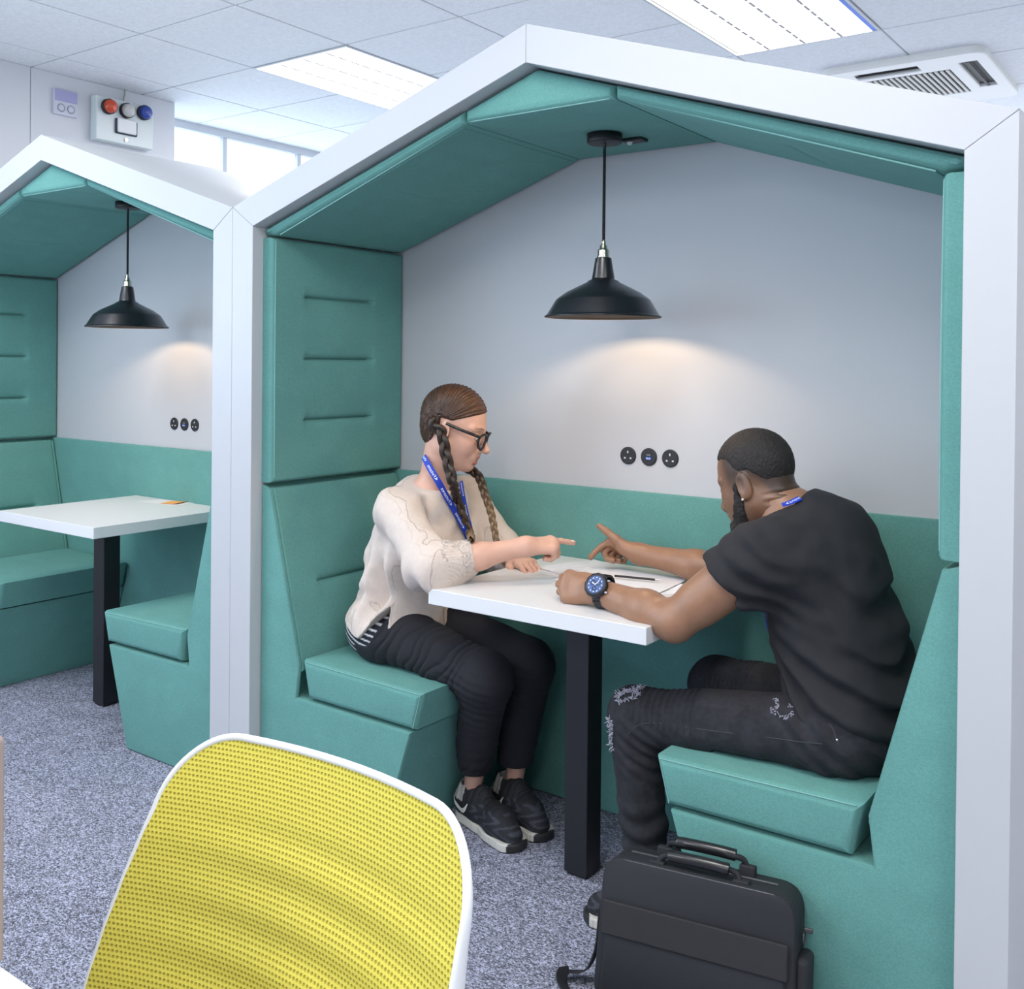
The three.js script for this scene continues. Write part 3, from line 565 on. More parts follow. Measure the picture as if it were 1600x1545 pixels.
  const ribbon = (pts, wd, th) => { const c = new THREE.CatmullRomCurve3(pts.map(p => new THREE.Vector3(...p))), n = 40, fr = c.computeFrenetFrames(n), P = [], I = []; for (let i = 0; i <= n; i++) { const p = c.getPointAt(i / n), tg = fr.tangents[i], side = new THREE.Vector3(0.15, 0.25, 1).addScaledVector(tg, -tg.dot(new THREE.Vector3(0.15, 0.25, 1))).normalize(), up = new THREE.Vector3().crossVectors(side, tg).normalize(); for (const [a, b] of [[1, 1], [1, -1], [-1, -1], [-1, 1]]) { const q = p.clone().addScaledVector(side, a * wd / 2).addScaledVector(up, b * th / 2); P.push(q.x, q.y, q.z); } } for (let i = 0; i < n; i++) for (let k = 0; k < 4; k++) { const a = i * 4 + k, b = i * 4 + (k + 1) % 4; I.push(a, a + 4, b, b, a + 4, b + 4); } const g = new THREE.BufferGeometry(); g.setAttribute('position', new THREE.Float32BufferAttribute(P, 3)); g.setIndex(I); g.setAttribute('uv', new THREE.Float32BufferAttribute(new Float32Array(P.length / 3 * 2), 2)); const f = g.toNonIndexed(); f.computeVertexNormals(); return f; };
  mesh('shoulder_strap', ribbon([[-w - 0.002, h - 0.10, 0], [-w - 0.012, 0.15, -0.005], [-w - 0.016, 0.07, 0.0], [-w - 0.035, 0.025, 0.006], [-w - 0.075, 0.016, 0.02], [-w - 0.05, 0.009, 0.075], [-w + 0.02, 0.007, 0.10], [0.0, 0.006, 0.11]], 0.042, 0.003), nylon, t);
  mesh('zip_pull', rbox(w + 0.004, w + 0.022, h - 0.072, h - 0.062, 0.004, 0.012, 0.003), trim, t);
}

// ------------------------------------------------------------------ distance fields for the two people
const { abs, sqrt, max, min, sin, cos, PI, hypot, exp } = Math;
const sub = (a, b) => [a[0] - b[0], a[1] - b[1], a[2] - b[2]], add = (a, b, k = 1) => [a[0] + b[0] * k, a[1] + b[1] * k, a[2] + b[2] * k], dot = (a, b) => a[0] * b[0] + a[1] * b[1] + a[2] * b[2];
const cross = (a, b) => [a[1] * b[2] - a[2] * b[1], a[2] * b[0] - a[0] * b[2], a[0] * b[1] - a[1] * b[0]], unit = a => { const l = hypot(...a); return [a[0] / l, a[1] / l, a[2] / l]; }, lerp = (a, b, t) => [a[0] + (b[0] - a[0]) * t, a[1] + (b[1] - a[1]) * t, a[2] + (b[2] - a[2]) * t];
const smin = (a, b, k) => { const h = max(k - abs(a - b), 0) / k; return min(a, b) - h * h * k * 0.25; };
const smax = (a, b, k) => -smin(-a, -b, k);
function cone(a, b, r1, r2) {                       // tapered capsule
  const [ax, ay, az] = a, bx = b[0] - ax, by = b[1] - ay, bz = b[2] - az, l2 = bx * bx + by * by + bz * bz, rr = r1 - r2, a2 = l2 - rr * rr, il2 = 1 / l2, sr = Math.sign(rr) * rr * rr;
  return (x, y, z) => {
    const px = x - ax, py = y - ay, pz = z - az, t = px * bx + py * by + pz * bz, w = t - l2, qx = px * l2 - bx * t, qy = py * l2 - by * t, qz = pz * l2 - bz * t, x2 = qx * qx + qy * qy + qz * qz, y2 = t * t * l2, z2 = w * w * l2, k = sr * x2;
    if (Math.sign(w) * a2 * z2 > k) return sqrt(x2 + z2) * il2 - r2;
    if (Math.sign(t) * a2 * y2 < k) return sqrt(x2 + y2) * il2 - r1;
    return (sqrt(x2 * a2 * il2) + t * rr) * il2 - r1;
  };
}
function ell(c, r, axes) {                           // ellipsoid, axes = [forward, up, side]
  const [cx, cy, cz] = c, [a, b, d] = r;
  return (x, y, z) => {
    let px = x - cx, py = y - cy, pz = z - cz;
    if (axes) { const [f, u, s] = axes, q0 = px * f[0] + py * f[1] + pz * f[2], q1 = px * u[0] + py * u[1] + pz * u[2], q2 = px * s[0] + py * s[1] + pz * s[2]; px = q0; py = q1; pz = q2; }
    const k0 = sqrt((px / a) ** 2 + (py / b) ** 2 + (pz / d) ** 2), k1 = sqrt((px / a / a) ** 2 + (py / b / b) ** 2 + (pz / d / d) ** 2);
    return k1 < 1e-9 ? -min(a, b, d) : k0 * (k0 - 1) / k1;
  };
}
const ball = (c, r) => (x, y, z) => sqrt((x - c[0]) ** 2 + (y - c[1]) ** 2 + (z - c[2]) ** 2) - r;
const blend = (k, ...fs) => (x, y, z) => { let d = fs[0](x, y, z); for (let i = 1; i < fs.length; i++) d = smin(d, fs[i](x, y, z), k); return d; };
// a point and its own axes: forward, up, side to the right
function frame(o, f, up) { f = unit(f); const s = unit(cross(f, up)), u = cross(s, f); return { o, f, u, s, to: (x, y, z) => { const p = [x - o[0], y - o[1], z - o[2]]; return [dot(p, f), dot(p, u), dot(p, s)]; }, at: (a, b, c) => [o[0] + f[0] * a + u[0] * b + s[0] * c, o[1] + f[1] * a + u[1] * b + s[1] * c, o[2] + f[2] * a + u[2] * b + s[2] * c] }; }

// surface nets over a distance field: shared vertices, smooth normals, texture coordinates in metres
function skin(fn, lo, hi, cell, tint) {
  const n = [0, 1, 2].map(i => Math.ceil((hi[i] - lo[i]) / cell) + 2), [nx, ny, nz] = n, v = new Float32Array(nx * ny * nz).fill(1), B = 6;
  for (let bz = 0; bz < nz; bz += B) for (let by = 0; by < ny; by += B) for (let bx = 0; bx < nx; bx += B) {
    const h = B * cell / 2, c = fn(lo[0] + bx * cell + h, lo[1] + by * cell + h, lo[2] + bz * cell + h), far = abs(c) > h * 2.9;
    for (let z = bz; z < min(bz + B, nz); z++) for (let y = by; y < min(by + B, ny); y++) for (let x = bx; x < min(bx + B, nx); x++) v[(z * ny + y) * nx + x] = far ? c : fn(lo[0] + x * cell, lo[1] + y * cell, lo[2] + z * cell);
  }
  const id = new Int32Array(nx * ny * nz).fill(-1), P = [], I = [];
  const corner = [0, 1, nx, nx + 1, nx * ny, nx * ny + 1, nx * ny + nx, nx * ny + nx + 1], E = [[0, 1], [2, 3], [4, 5], [6, 7], [0, 2], [1, 3], [4, 6], [5, 7], [0, 4], [1, 5], [2, 6], [3, 7]];
  for (let z = 0; z < nz - 1; z++) for (let y = 0; y < ny - 1; y++) for (let x = 0; x < nx - 1; x++) {
    const at = (z * ny + y) * nx + x; let m = 0;
    for (let k = 0; k < 8; k++) if (v[at + corner[k]] < 0) m |= 1 << k;
    if (!m || m === 255) continue;
    let sx = 0, sy = 0, sz = 0, c = 0;
    for (const [a, b] of E) { if (((m >> a) & 1) === ((m >> b) & 1)) continue; const va = v[at + corner[a]], vb = v[at + corner[b]], t = va / (va - vb); sx += (a & 1) + t * ((b & 1) - (a & 1)); sy += ((a >> 1) & 1) + t * (((b >> 1) & 1) - ((a >> 1) & 1)); sz += (a >> 2) + t * ((b >> 2) - (a >> 2)); c++; }
    id[at] = P.length / 3; P.push(lo[0] + (x + sx / c) * cell, lo[1] + (y + sy / c) * cell, lo[2] + (z + sz / c) * cell);
  }
  const quad = (a, b, c, d, flip) => { if (a < 0 || b < 0 || c < 0 || d < 0) return; if (flip) I.push(a, b, c, a, c, d); else I.push(a, c, b, a, d, c); };
  const dx = 1, dy = nx, dz = nx * ny;
  for (let z = 1; z < nz - 1; z++) for (let y = 1; y < ny - 1; y++) for (let x = 1; x < nx - 1; x++) {
    const at = (z * ny + y) * nx + x, s = v[at] < 0;
    if (s !== (v[at + dx] < 0)) quad(id[at], id[at - dy], id[at - dy - dz], id[at - dz], s);
    if (s !== (v[at + dy] < 0)) quad(id[at], id[at - dz], id[at - dx - dz], id[at - dx], s);
    if (s !== (v[at + dz] < 0)) quad(id[at], id[at - dx], id[at - dx - dy], id[at - dy], s);
  }
  const N = new Float32Array(P.length), U = new Float32Array(P.length / 3 * 2), C = tint ? new Float32Array(P.length) : null, e = cell * 0.6;
  for (let i = 0; i < P.length; i += 3) {
    const x = P[i], y = P[i + 1], z = P[i + 2], g = unit([fn(x + e, y, z) - fn(x - e, y, z) + 1e-12, fn(x, y + e, z) - fn(x, y - e, z), fn(x, y, z + e) - fn(x, y, z - e)]);
    N[i] = g[0]; N[i + 1] = g[1]; N[i + 2] = g[2];
    const a = abs(g[0]), b = abs(g[1]), c = abs(g[2]); U[i / 3 * 2] = a > c ? z : x; U[i / 3 * 2 + 1] = b > a && b > c ? (a > c ? x : z) : y;
    if (C) { const q = tint(x, y, z, g); C[i] = q[0]; C[i + 1] = q[1]; C[i + 2] = q[2]; }
  }
  const g = new THREE.BufferGeometry(); g.setAttribute('position', new THREE.Float32BufferAttribute(P, 3)); g.setAttribute('normal', new THREE.BufferAttribute(N, 3)); g.setAttribute('uv', new THREE.BufferAttribute(U, 2)); if (C) g.setAttribute('color', new THREE.BufferAttribute(C, 3)); g.setIndex(I);
  return g;
}
// a pixel of the photograph and one known coordinate give a point
const eye = camera.position.clone();
function at(u, v, axis, value) {
  let x = u - 800, y = v - 577.4; const r = 0.0095; [x, y] = [cos(r) * x + sin(r) * y, -sin(r) * x + cos(r) * y];
  const d = new THREE.Vector3(x / FOCAL, -y / FOCAL, -1).applyEuler(new THREE.Euler(-0.0075, 0.6258, 0, 'YXZ')), t = (value - eye[axis]) / d[axis];
  return [eye.x + d.x * t, eye.y + d.y * t, eye.z + d.z * t];
}
// turn v about a unit axis k
const turn = (v, k, a) => { const c = cos(a), s = sin(a), kv = cross(k, v), d = dot(k, v) * (1 - c); return [v[0] * c + kv[0] * s + k[0] * d, v[1] * c + kv[1] * s + k[1] * d, v[2] * c + kv[2] * s + k[2] * d]; };

// a hand: palm, four fingers of three bones, thumb. F along the palm, U out of the back of the hand, right tells which hand
function handField(wrist, F, U, right, curls, thumb, k = 1, forearm) {
  F = unit(F); let S = right ? cross(U, F) : cross(F, U); S = unit(S); U = right ? cross(F, S) : cross(S, F); U = unit(U);
  const P = (f, s, u = 0) => [wrist[0] + (F[0] * f + S[0] * s + U[0] * u) * k, wrist[1] + (F[1] * f + S[1] * s + U[1] * u) * k, wrist[2] + (F[2] * f + S[2] * s + U[2] * u) * k];
  const axes = [F, U, S];
  const palm = blend(0.014 * k, ell(P(0.052, 0.0), [0.050 * k, 0.0145 * k, 0.038 * k], axes), cone(P(0.0, 0.006), P(0.082, 0.026), 0.0165 * k, 0.0115 * k), cone(P(0.0, 0.0), P(0.086, 0.008), 0.0165 * k, 0.0115 * k), cone(P(0.0, -0.006), P(0.082, -0.010), 0.0165 * k, 0.0108 * k), cone(P(0.0, -0.008), P(0.074, -0.027), 0.0165 * k, 0.0098 * k), ball(P(0.083, 0.027, 0.004), 0.0105 * k), ball(P(0.087, 0.009, 0.005), 0.011 * k), ball(P(0.083, -0.009, 0.004), 0.0105 * k), ball(P(0.074, -0.026, 0.003), 0.0095 * k), ell(P(0.03, 0.022, -0.009), [0.030 * k, 0.016 * k, 0.016 * k], axes));
  const roots = [[0.084, 0.027], [0.088, 0.009], [0.084, -0.009], [0.075, -0.026]], len = [0.076, 0.080, 0.072, 0.056], rad = [0.0092, 0.0096, 0.0090, 0.0079], chains = [], nails = [];
  roots.forEach(([f, s], i) => {
    let p = P(f, s), d = F; const spread = curls[i][3] || 0; d = turn(d, U, (right ? 1 : -1) * spread);
    const ax = unit(cross(U, d)), part = [0.44, 0.31, 0.25]; let q; const segs = []; let a = 0;
    for (let j = 0; j < 3; j++) { a += curls[i][j]; const dd = turn(d, ax, a); q = add(p, dd, len[i] * part[j] * k); segs.push(cone(p, q, rad[i] * k * (1 - j * 0.08), rad[i] * k * (0.94 - j * 0.09))); if (j === 2) nails.push([lerp(p, q, 0.8), turn(U, ax, a), dd, rad[i] * k]); p = q; }
    chains.push(blend(0.004 * k, ...segs));
  });
  const [t0, t1, t2] = [P(0.022, 0.020, -0.006), P(...thumb[0]), P(...thumb[1])], t3 = P(...thumb[2]);
  chains.push(blend(0.006 * k, cone(t0, t1, 0.0145 * k, 0.0115 * k), cone(t1, t2, 0.0115 * k, 0.0098 * k), cone(t2, t3, 0.0098 * k, 0.0082 * k)));
  const base = forearm ? blend(0.025, palm, ...forearm) : palm;
  const fn = (x, y, z) => { const b = base(x, y, z); let d = b; if (b < 0.16) for (const c of chains) d = min(d, smin(b, c(x, y, z), 0.010 * k)); return d; };
  fn.nails = nails; fn.P = P; fn.axes = [F, U, S]; return fn;
}
function box3(points, pad) { const lo = [1e9, 1e9, 1e9], hi = [-1e9, -1e9, -1e9]; for (const p of points) for (let i = 0; i < 3; i++) { lo[i] = min(lo[i], p[i] - pad); hi[i] = max(hi[i], p[i] + pad); } return [lo, hi]; }

// a head in its own axes: x forward, y up, z to the side (both sides alike)
function headField(o) {
  const J = o.jaw || 1, skull = ell([-0.012, 0.034, 0], [0.101, 0.092, o.width || 0.076]), face = ell([0.030, -0.030, 0], [0.062, 0.086, 0.058 * J]), cheek = ell([0.050, -0.034, 0.036], [0.032, 0.036, 0.024 * J]), jaw = cone([-0.006, -0.056, 0.049 * J], [0.058, -0.098, 0.012], 0.020, 0.018), chin = ball([0.070, -0.101, 0], 0.0185), brow = cone([0.081, 0.020, 0.010], [0.062, 0.021, 0.050], 0.011, 0.009), socket = ball([0.098, -0.001, 0.034], 0.019), lid = ball([0.0715, -0.002, 0.032], 0.0138);
  const n1 = cone([0.086, 0.008, 0], [o.nose || 0.112, -0.036, 0], 0.0065, 0.0095), n2 = ball([(o.nose || 0.112) - 0.001, -0.040, 0], 0.0105), wing = ball([0.097, -0.044, 0.0115 * (o.wing || 1)], 0.0082 * (o.wing || 1)), nostril = ball([0.103, -0.053, 0.0068], 0.0042), mound = ell([0.080, -0.068, 0], [0.019, 0.023, 0.028]), kiss = o.kiss || 0, up = ell([0.0948 - kiss, -0.0655, 0], [0.0085, 0.0058 * (o.lip || 1), 0.022]), low = ell([0.0925 - kiss * 1.3, -0.0800 - (o.open || 0), 0], [0.0092, 0.0068 * (o.lip || 1), 0.019]), gap = ell([0.103, -0.0722 - (o.open || 0) * 0.5, 0], [0.0135, 0.0016 + (o.open || 0) * 0.5, 0.019]);
  const ear = ell([-0.014, -0.010, (o.width || 0.076) + 0.003], [0.019, 0.033, 0.0085], [[0.96, 0, 0.28], [0, 1, 0], [-0.28, 0, 0.96]].map(unit)), carve = ell([-0.010, -0.006, (o.width || 0.076) + 0.013], [0.011, 0.021, 0.007]), lobe = ball([-0.006, -0.038, (o.width || 0.076) + 0.001], 0.0075);
  return (x, y, zz) => {
    const z = abs(zz); let d = skull(x, y, z);
    if (d > 0.12) return d;
    d = smin(d, face(x, y, z), 0.03); d = smin(d, cheek(x, y, z), 0.02); d = smin(d, jaw(x, y, z), 0.03); d = smin(d, chin(x, y, z), 0.02); d = smin(d, brow(x, y, z), 0.014);
    d = smax(d, -socket(x, y, z), 0.014); d = smin(d, lid(x, y, z), 0.004);
    d = smin(d, n1(x, y, z), 0.012); d = smin(d, n2(x, y, z), 0.007); d = smin(d, wing(x, y, z), 0.006); d = smax(d, -nostril(x, y, z), 0.003);
    d = smin(d, mound(x, y, z), 0.016); d = smin(d, up(x, y, z), 0.004); d = smin(d, low(x, y, z), 0.004); d = smax(d, -gap(x, y, z), 0.003);
    if (!o.noEars) { let e = smin(ear(x, y, z), lobe(x, y, z), 0.008); e = smax(e, -carve(x, y, z), 0.005); d = smin(d, e, 0.008); }
    return d;
  };
}
const wob = (x, y, z, f) => noise3.noise(x * f + 3.1, y * f + 7.7, z * f + 1.3);
// flat band swept along points that lie on a body; faces the given side
function bandOn(points, normals, w, th, vLen) {
  const c = new THREE.CatmullRomCurve3(points.map(p => new THREE.Vector3(...p)), false, 'centripetal'), n = points.length * 8, P = [], U = [], I = [], L = c.getLength();
  for (let i = 0; i <= n; i++) {
    const t = i / n, p = c.getPoint(t), tg = c.getTangent(t), fi = t * (normals.length - 1), k = Math.min(normals.length - 2, Math.floor(fi)), nn = new THREE.Vector3(...lerp(normals[k], normals[k + 1], fi - k)); nn.addScaledVector(tg, -nn.dot(tg)).normalize(); const sd = new THREE.Vector3().crossVectors(tg, nn).normalize();
    for (const [a, b] of [[-1, 1], [1, 1], [1, -1], [-1, -1]]) { const q = p.clone().addScaledVector(sd, a * w / 2).addScaledVector(nn, b * th / 2); P.push(q.x, q.y, q.z); U.push(t * L / vLen, a > 0 ? 1 : 0); }
  }
  for (let i = 0; i < n; i++) for (let k = 0; k < 4; k++) { const a = i * 4 + k, b = i * 4 + (k + 1) % 4; I.push(a, b, a + 4, b, b + 4, a + 4); }
  const g = new THREE.BufferGeometry(); g.setAttribute('position', new THREE.Float32BufferAttribute(P, 3)); g.setAttribute('uv', new THREE.Float32BufferAttribute(U, 2)); g.setIndex(I); const f = g.toNonIndexed(); f.computeVertexNormals(); return f;
}
// push a point onto a field's surface (plus an offset), along the gradient
function onto(fn, p, off = 0) { let [x, y, z] = p, g; for (let i = 0; i < 12; i++) { const e = 0.002, d = fn(x, y, z) - off; g = unit([fn(x + e, y, z) - fn(x - e, y, z), fn(x, y + e, z) - fn(x, y - e, z), fn(x, y, z + e) - fn(x, y, z - e)]); x -= g[0] * d * 0.8; y -= g[1] * d * 0.8; z -= g[2] * d * 0.8; } return [[x, y, z], g]; }
// push a point along the line of sight onto a field's surface
function sight(fn, u, v, z0 = 0.25, z1 = -0.6, off = 0) { let a = at(u, v, 'z', z0), b = at(u, v, 'z', z1), n = 400, last = null; for (let i = 0; i <= n; i++) { const p = lerp(a, b, i / n); if (fn(...p) - off < 0) { const e = 0.002; return [p, unit([fn(p[0] + e, p[1], p[2]) - fn(p[0] - e, p[1], p[2]), fn(p[0], p[1] + e, p[2]) - fn(p[0], p[1] - e, p[2]), fn(p[0], p[1], p[2] + e) - fn(p[0], p[1], p[2] - e)])]; } last = p; } return onto(fn, lerp(a, b, 0.6), off); }
// a three-strand plait along a path
function plait(path, r0, r1, turns, tint) {
  const c = new THREE.CatmullRomCurve3(path.map(p => new THREE.Vector3(...p)), false, 'centripetal'), n = 260, K = 8, gs = [], fr = c.computeFrenetFrames(n), ref = new THREE.Vector3(0.58, 0, 0.81);
  for (let s = 0; s < 3; s++) {
    const ring = [];
    for (let i = 0; i <= n; i++) { const t = i / n, ph = t * turns * 2 * PI + s * 2 * PI / 3, r = r0 + (r1 - r0) * t, tg = fr.tangents[i], b = ref.clone().addScaledVector(tg, -ref.dot(tg)).normalize(), a = new THREE.Vector3().crossVectors(tg, b).normalize(); ring.push([c.getPointAt(t).addScaledVector(a, r * 0.62 * sin(ph)).addScaledVector(b, r * 0.42 * sin(2 * ph)), t, r]); }
    const P = [], C = [], I = [];
    ring.forEach(([p, t, r], i) => { const q = ring[min(i + 1, n)][0].clone().sub(ring[max(i - 1, 0)][0]).normalize(), b = ref.clone().addScaledVector(q, -ref.dot(q)).normalize(), a = new THREE.Vector3().crossVectors(q, b); for (let k = 0; k < K; k++) { const th = k / K * 2 * PI, w = p.clone().addScaledVector(a, cos(th) * r * 0.56).addScaledVector(b, sin(th) * r * 0.46); P.push(w.x, w.y, w.z); C.push(...tint(t, k, s, i)); } });
    for (let i = 0; i < n; i++) for (let k = 0; k < K; k++) { const a = i * K + k, b = i * K + (k + 1) % K; I.push(a, b, a + K, b, b + K, a + K); }
    const g = new THREE.BufferGeometry(); g.setAttribute('position', new THREE.Float32BufferAttribute(P, 3)); g.setAttribute('color', new THREE.Float32BufferAttribute(C, 3)); g.setAttribute('uv', new THREE.Float32BufferAttribute(new Float32Array(P.length / 3 * 2), 2)); g.setIndex(I); g.computeVertexNormals(); gs.push(g);
  }
  return mergeGeometries(gs, false);
}
const lanyardMap = (() => {
  const cv = document.createElement('canvas'); cv.width = 512; cv.height = 128; const c = cv.getContext('2d');
  c.fillStyle = '#1238b4'; c.fillRect(0, 0, 512, 128); c.fillStyle = '#dfe6fa';
  c.beginPath(); c.moveTo(60, 64); c.lineTo(118, 30); c.lineTo(104, 64); c.lineTo(118, 98); c.closePath(); c.fill();
  c.font = 'bold 78px sans-serif'; c.textBaseline = 'middle'; c.fillText('Futures', 128, 66, 290);
  const t = new THREE.CanvasTexture(cv); t.colorSpace = THREE.SRGBColorSpace; t.wrapS = THREE.RepeatWrapping; return t;
})();
const lanyardMat = std({ map: lanyardMap, roughness: 0.55, side: THREE.DoubleSide });

// ------------------------------------------------------------------ person in the cream jumper, on the far bench
const tablet = (y0, y1) => (x, y, z) => max(y - y1, y0 - y);
{
  const t = thing('person', 'person in a cream jumper and glasses, seated, pointing at the papers', 'person', [0, 0, 0]);
  const HEAD = frame([0.622, 1.132, -0.305], [0.88, -0.27, -0.40], [0, 1, 0]);
  const hipR = [0.455, 0.535, -0.215], hipL = [0.455, 0.535, -0.385], kneeR = [0.818, 0.468, -0.205], kneeL = [0.828, 0.462, -0.395], ankR = [0.690, 0.10, -0.315], ankL = [0.758, 0.10, -0.425];
  const shR = [0.535, 0.905, -0.155], shL = [0.550, 0.905, -0.455], elR = [0.745, 0.785, -0.055], elL = [0.66, 0.735, -0.505], wrR = at(822, 853, 'z', -0.22), tipR = at(899, 851, 'z', -0.335), wrL = [0.762, 0.757, -0.41];
  const neckBase = [0.555, 0.955, -0.30], neckTop = HEAD.at(-0.025, -0.055, 0);
  const torso = blend(0.07, ell([0.425, 0.545, -0.30], [0.128, 0.105, 0.150]), ell([0.450, 0.68, -0.30], [0.108, 0.13, 0.138]), ell([0.490, 0.80, -0.30], [0.108, 0.13, 0.142]), ell([0.565, 0.785, -0.225], [0.062, 0.065, 0.062]), ell([0.565, 0.785, -0.375], [0.062, 0.065, 0.062]), cone(add(shR, [-0.005, 0.01, -0.02]), add(shL, [-0.01, 0.01, 0.02]), 0.050, 0.050), cone([0.53, 0.915, -0.30], neckBase, 0.075, 0.055));
  const legs = blend(0.04, cone(hipR, kneeR, 0.080, 0.056), cone(hipL, kneeL, 0.080, 0.056), cone(kneeR, ankR, 0.055, 0.038), cone(kneeL, ankL, 0.055, 0.038));
  const neck = cone(neckBase, neckTop, 0.052, 0.049);
  const hk = 0.92, hf0 = headField({ open: 0.005, lip: 0.95, nose: 0.115, kiss: 0.0035 }), hf = (f, u, c) => hf0(f / hk, u / hk, c / hk) * hk;
  const headW = (x, y, z) => { const p = HEAD.to(x, y, z); return smin(hf(...p), neck(x, y, z), 0.03); };
  const armL = blend(0.02, cone(shL, elL, 0.046, 0.040), cone(elL, wrL, 0.038, 0.024));
  const SKIN = [0.66, 0.385, 0.29];
  const blush = (x, y, z) => { const w = 1 + 0.06 * wob(x, y, z, 60); return [SKIN[0] * w, SKIN[1] * w, SKIN[2] * w]; };
  const faceTint = (x, y, z) => {
    const [f, u, s] = HEAD.to(x, y, z).map(q => q / hk), a = abs(s); let c = blush(x, y, z);
    const mix = (k, q) => { c = lerp(c, q, k); };
    mix(0.30 * smooth(0.03, 0.0, hypot(f - 0.065, u + 0.03, a - 0.045)), [0.70, 0.26, 0.20]);
    if (f > 0.08) { const m = smooth(0.0065, 0.004, abs(u + 0.066)) + smooth(0.009, 0.006, abs(u + 0.085)); mix(0.75 * clamp(m, 0, 1) * smooth(0.024, 0.018, a) * smooth(0.083, 0.088, f), [0.40, 0.10, 0.09]); }
    mix(0.7 * smooth(0.0035, 0.0015, abs(u - 0.026 - 0.1 * (a - 0.03) * (a < 0.03 ? 1 : -1))) * smooth(0.012, 0.016, a) * smooth(0.054, 0.048, a) * smooth(0.05, 0.06, f), [0.14, 0.07, 0.04]);
    mix(0.8 * smooth(0.0022, 0.001, abs(u + 0.008)) * smooth(0.018, 0.022, a) * smooth(0.046, 0.042, a) * smooth(0.06, 0.066, f), [0.04, 0.02, 0.02]);
    return c;
  };
  const handR = handField(wrR, sub(tipR, wrR), [0.25, 0.93, 0.20], true, [[0.04, 0.12, 0.10, 0.0], [1.05, 1.35, 0.8], [1.15, 1.4, 0.8], [1.2, 1.4, 0.8]], [[0.048, 0.036, -0.020], [0.072, 0.030, -0.034], [0.088, 0.014, -0.040]], 0.92, [cone(wrR, lerp(wrR, elR, 0.5), 0.0225, 0.033), cone(lerp(wrR, elR, 0.5), elR, 0.033, 0.037)]);
  const handL = handField(wrL, [0.80, -0.06, 0.42], [0.10, 0.98, 0.0], false, [[0.16, 0.2, 0.15, 0.08], [0.16, 0.2, 0.15], [0.18, 0.2, 0.15], [0.2, 0.2, 0.15, -0.08]], [[0.048, 0.042, -0.016], [0.072, 0.048, -0.022], [0.092, 0.044, -0.026]], 0.9, [cone(wrL, elL, 0.023, 0.036)]);
  const trunk = blend(0.03, (x, y, z) => torso(x, y, z) + 0.014, (x, y, z) => legs(x, y, z) + 0.012, armL, cone(shR, elR, 0.044, 0.038), neck);
  const [hl, hh] = box3([HEAD.o], 0.155), rb = box3([wrR, elR, handR.P(0.17, 0), handR.P(0.1, 0.05)], 0.05), lb = box3([wrL, elL, handL.P(0.17, 0)], 0.05), bb = box3([hipR, hipL, kneeR, kneeL, ankR, ankL, shR, shL, elR, elL], 0.16);
  const body = mergeGeometries([skin(trunk, bb[0], bb[1], 0.012, blush), skin(headW, [hl[0], 0.965, hl[2]], hh, 0.003, faceTint), skin(handR, rb[0], rb[1], 0.0032, blush), skin(handL, lb[0], lb[1], 0.0034, blush)], false);
  const skinMat = new THREE.MeshPhysicalMaterial({ vertexColors: true, roughness: 0.52, sheen: 0.15, sheenRoughness: 0.5 });
  mesh('body', body, skinMat, t);
  const nailMat = std({ color: new THREE.Color().setRGB(0.72, 0.5, 0.45), roughness: 0.25 });
  for (const h of [handR, handL]) mesh('fingernails', h.nails.map(([p, n, d, r]) => { const g = new THREE.SphereGeometry(1, 12, 8).scale(r * 0.75, r * 0.28, r * 0.95), m = new THREE.Matrix4().makeBasis(new THREE.Vector3(...unit(cross(n, d))), new THREE.Vector3(...n), new THREE.Vector3(...d)); m.setPosition(...add(p, n, r * 0.66)); return g.applyMatrix4(m); }), nailMat, t);
  const eyeWhite = std({ color: new THREE.Color().setRGB(0.75, 0.72, 0.7), roughness: 0.2 }), iris = std({ color: new THREE.Color().setRGB(0.06, 0.05, 0.04), roughness: 0.2 });
  for (const s of [-1, 1]) { const e = mesh('eye', new THREE.SphereGeometry(0.0108 * hk, 20, 14).translate(...HEAD.at(0.0748 * hk, -0.0062 * hk, s * 0.032 * hk)), eyeWhite, t); mesh('iris', new THREE.SphereGeometry(0.0056, 14, 10).translate(...HEAD.at(0.0825 * hk, -0.0098 * hk, s * 0.031 * hk)), iris, e); }

  // jumper: knitted, long body and three-quarter sleeves with ribbed cuffs
  const cuffR = lerp(elR, wrR, 0.46), cuffL = lerp(elL, wrL, 0.45), fa = unit(sub(wrR, elR)), fl = unit(sub(wrL, elL));
  const sleeveR = blend(0.05, cone(shR, elR, 0.063, 0.056), cone(elR, cuffR, 0.055, 0.046)), sleeveL = blend(0.04, cone(shL, elL, 0.062, 0.056), cone(elL, cuffL, 0.056, 0.044));
  const around = (x, y, z, o, ax) => { const p = sub([x, y, z], o), k = dot(p, ax), q = add(p, ax, -k), u = unit(cross(ax, [0, 1, 0])), w = cross(ax, u); return [Math.atan2(dot(q, u), dot(q, w)), k]; };
  const jumperBase = (x, y, z) => {
    let b = torso(x, y, z) - 0.012 - 0.010 * smooth(0.62, 0.53, y);
    let r = sleeveR(x, y, z), l = sleeveL(x, y, z);
    const [ar, kr] = around(x, y, z, cuffR, fa), [, kl] = around(x, y, z, cuffL, fl);
    if (kr > -0.085) r += 0.0011 * sin(ar * 46) * smooth(-0.085, -0.075, kr);
    r = smax(r, kr, 0.008); l = smax(l, kl, 0.008);
    return smin(smin(b, r, 0.035), l, 0.03);
  };
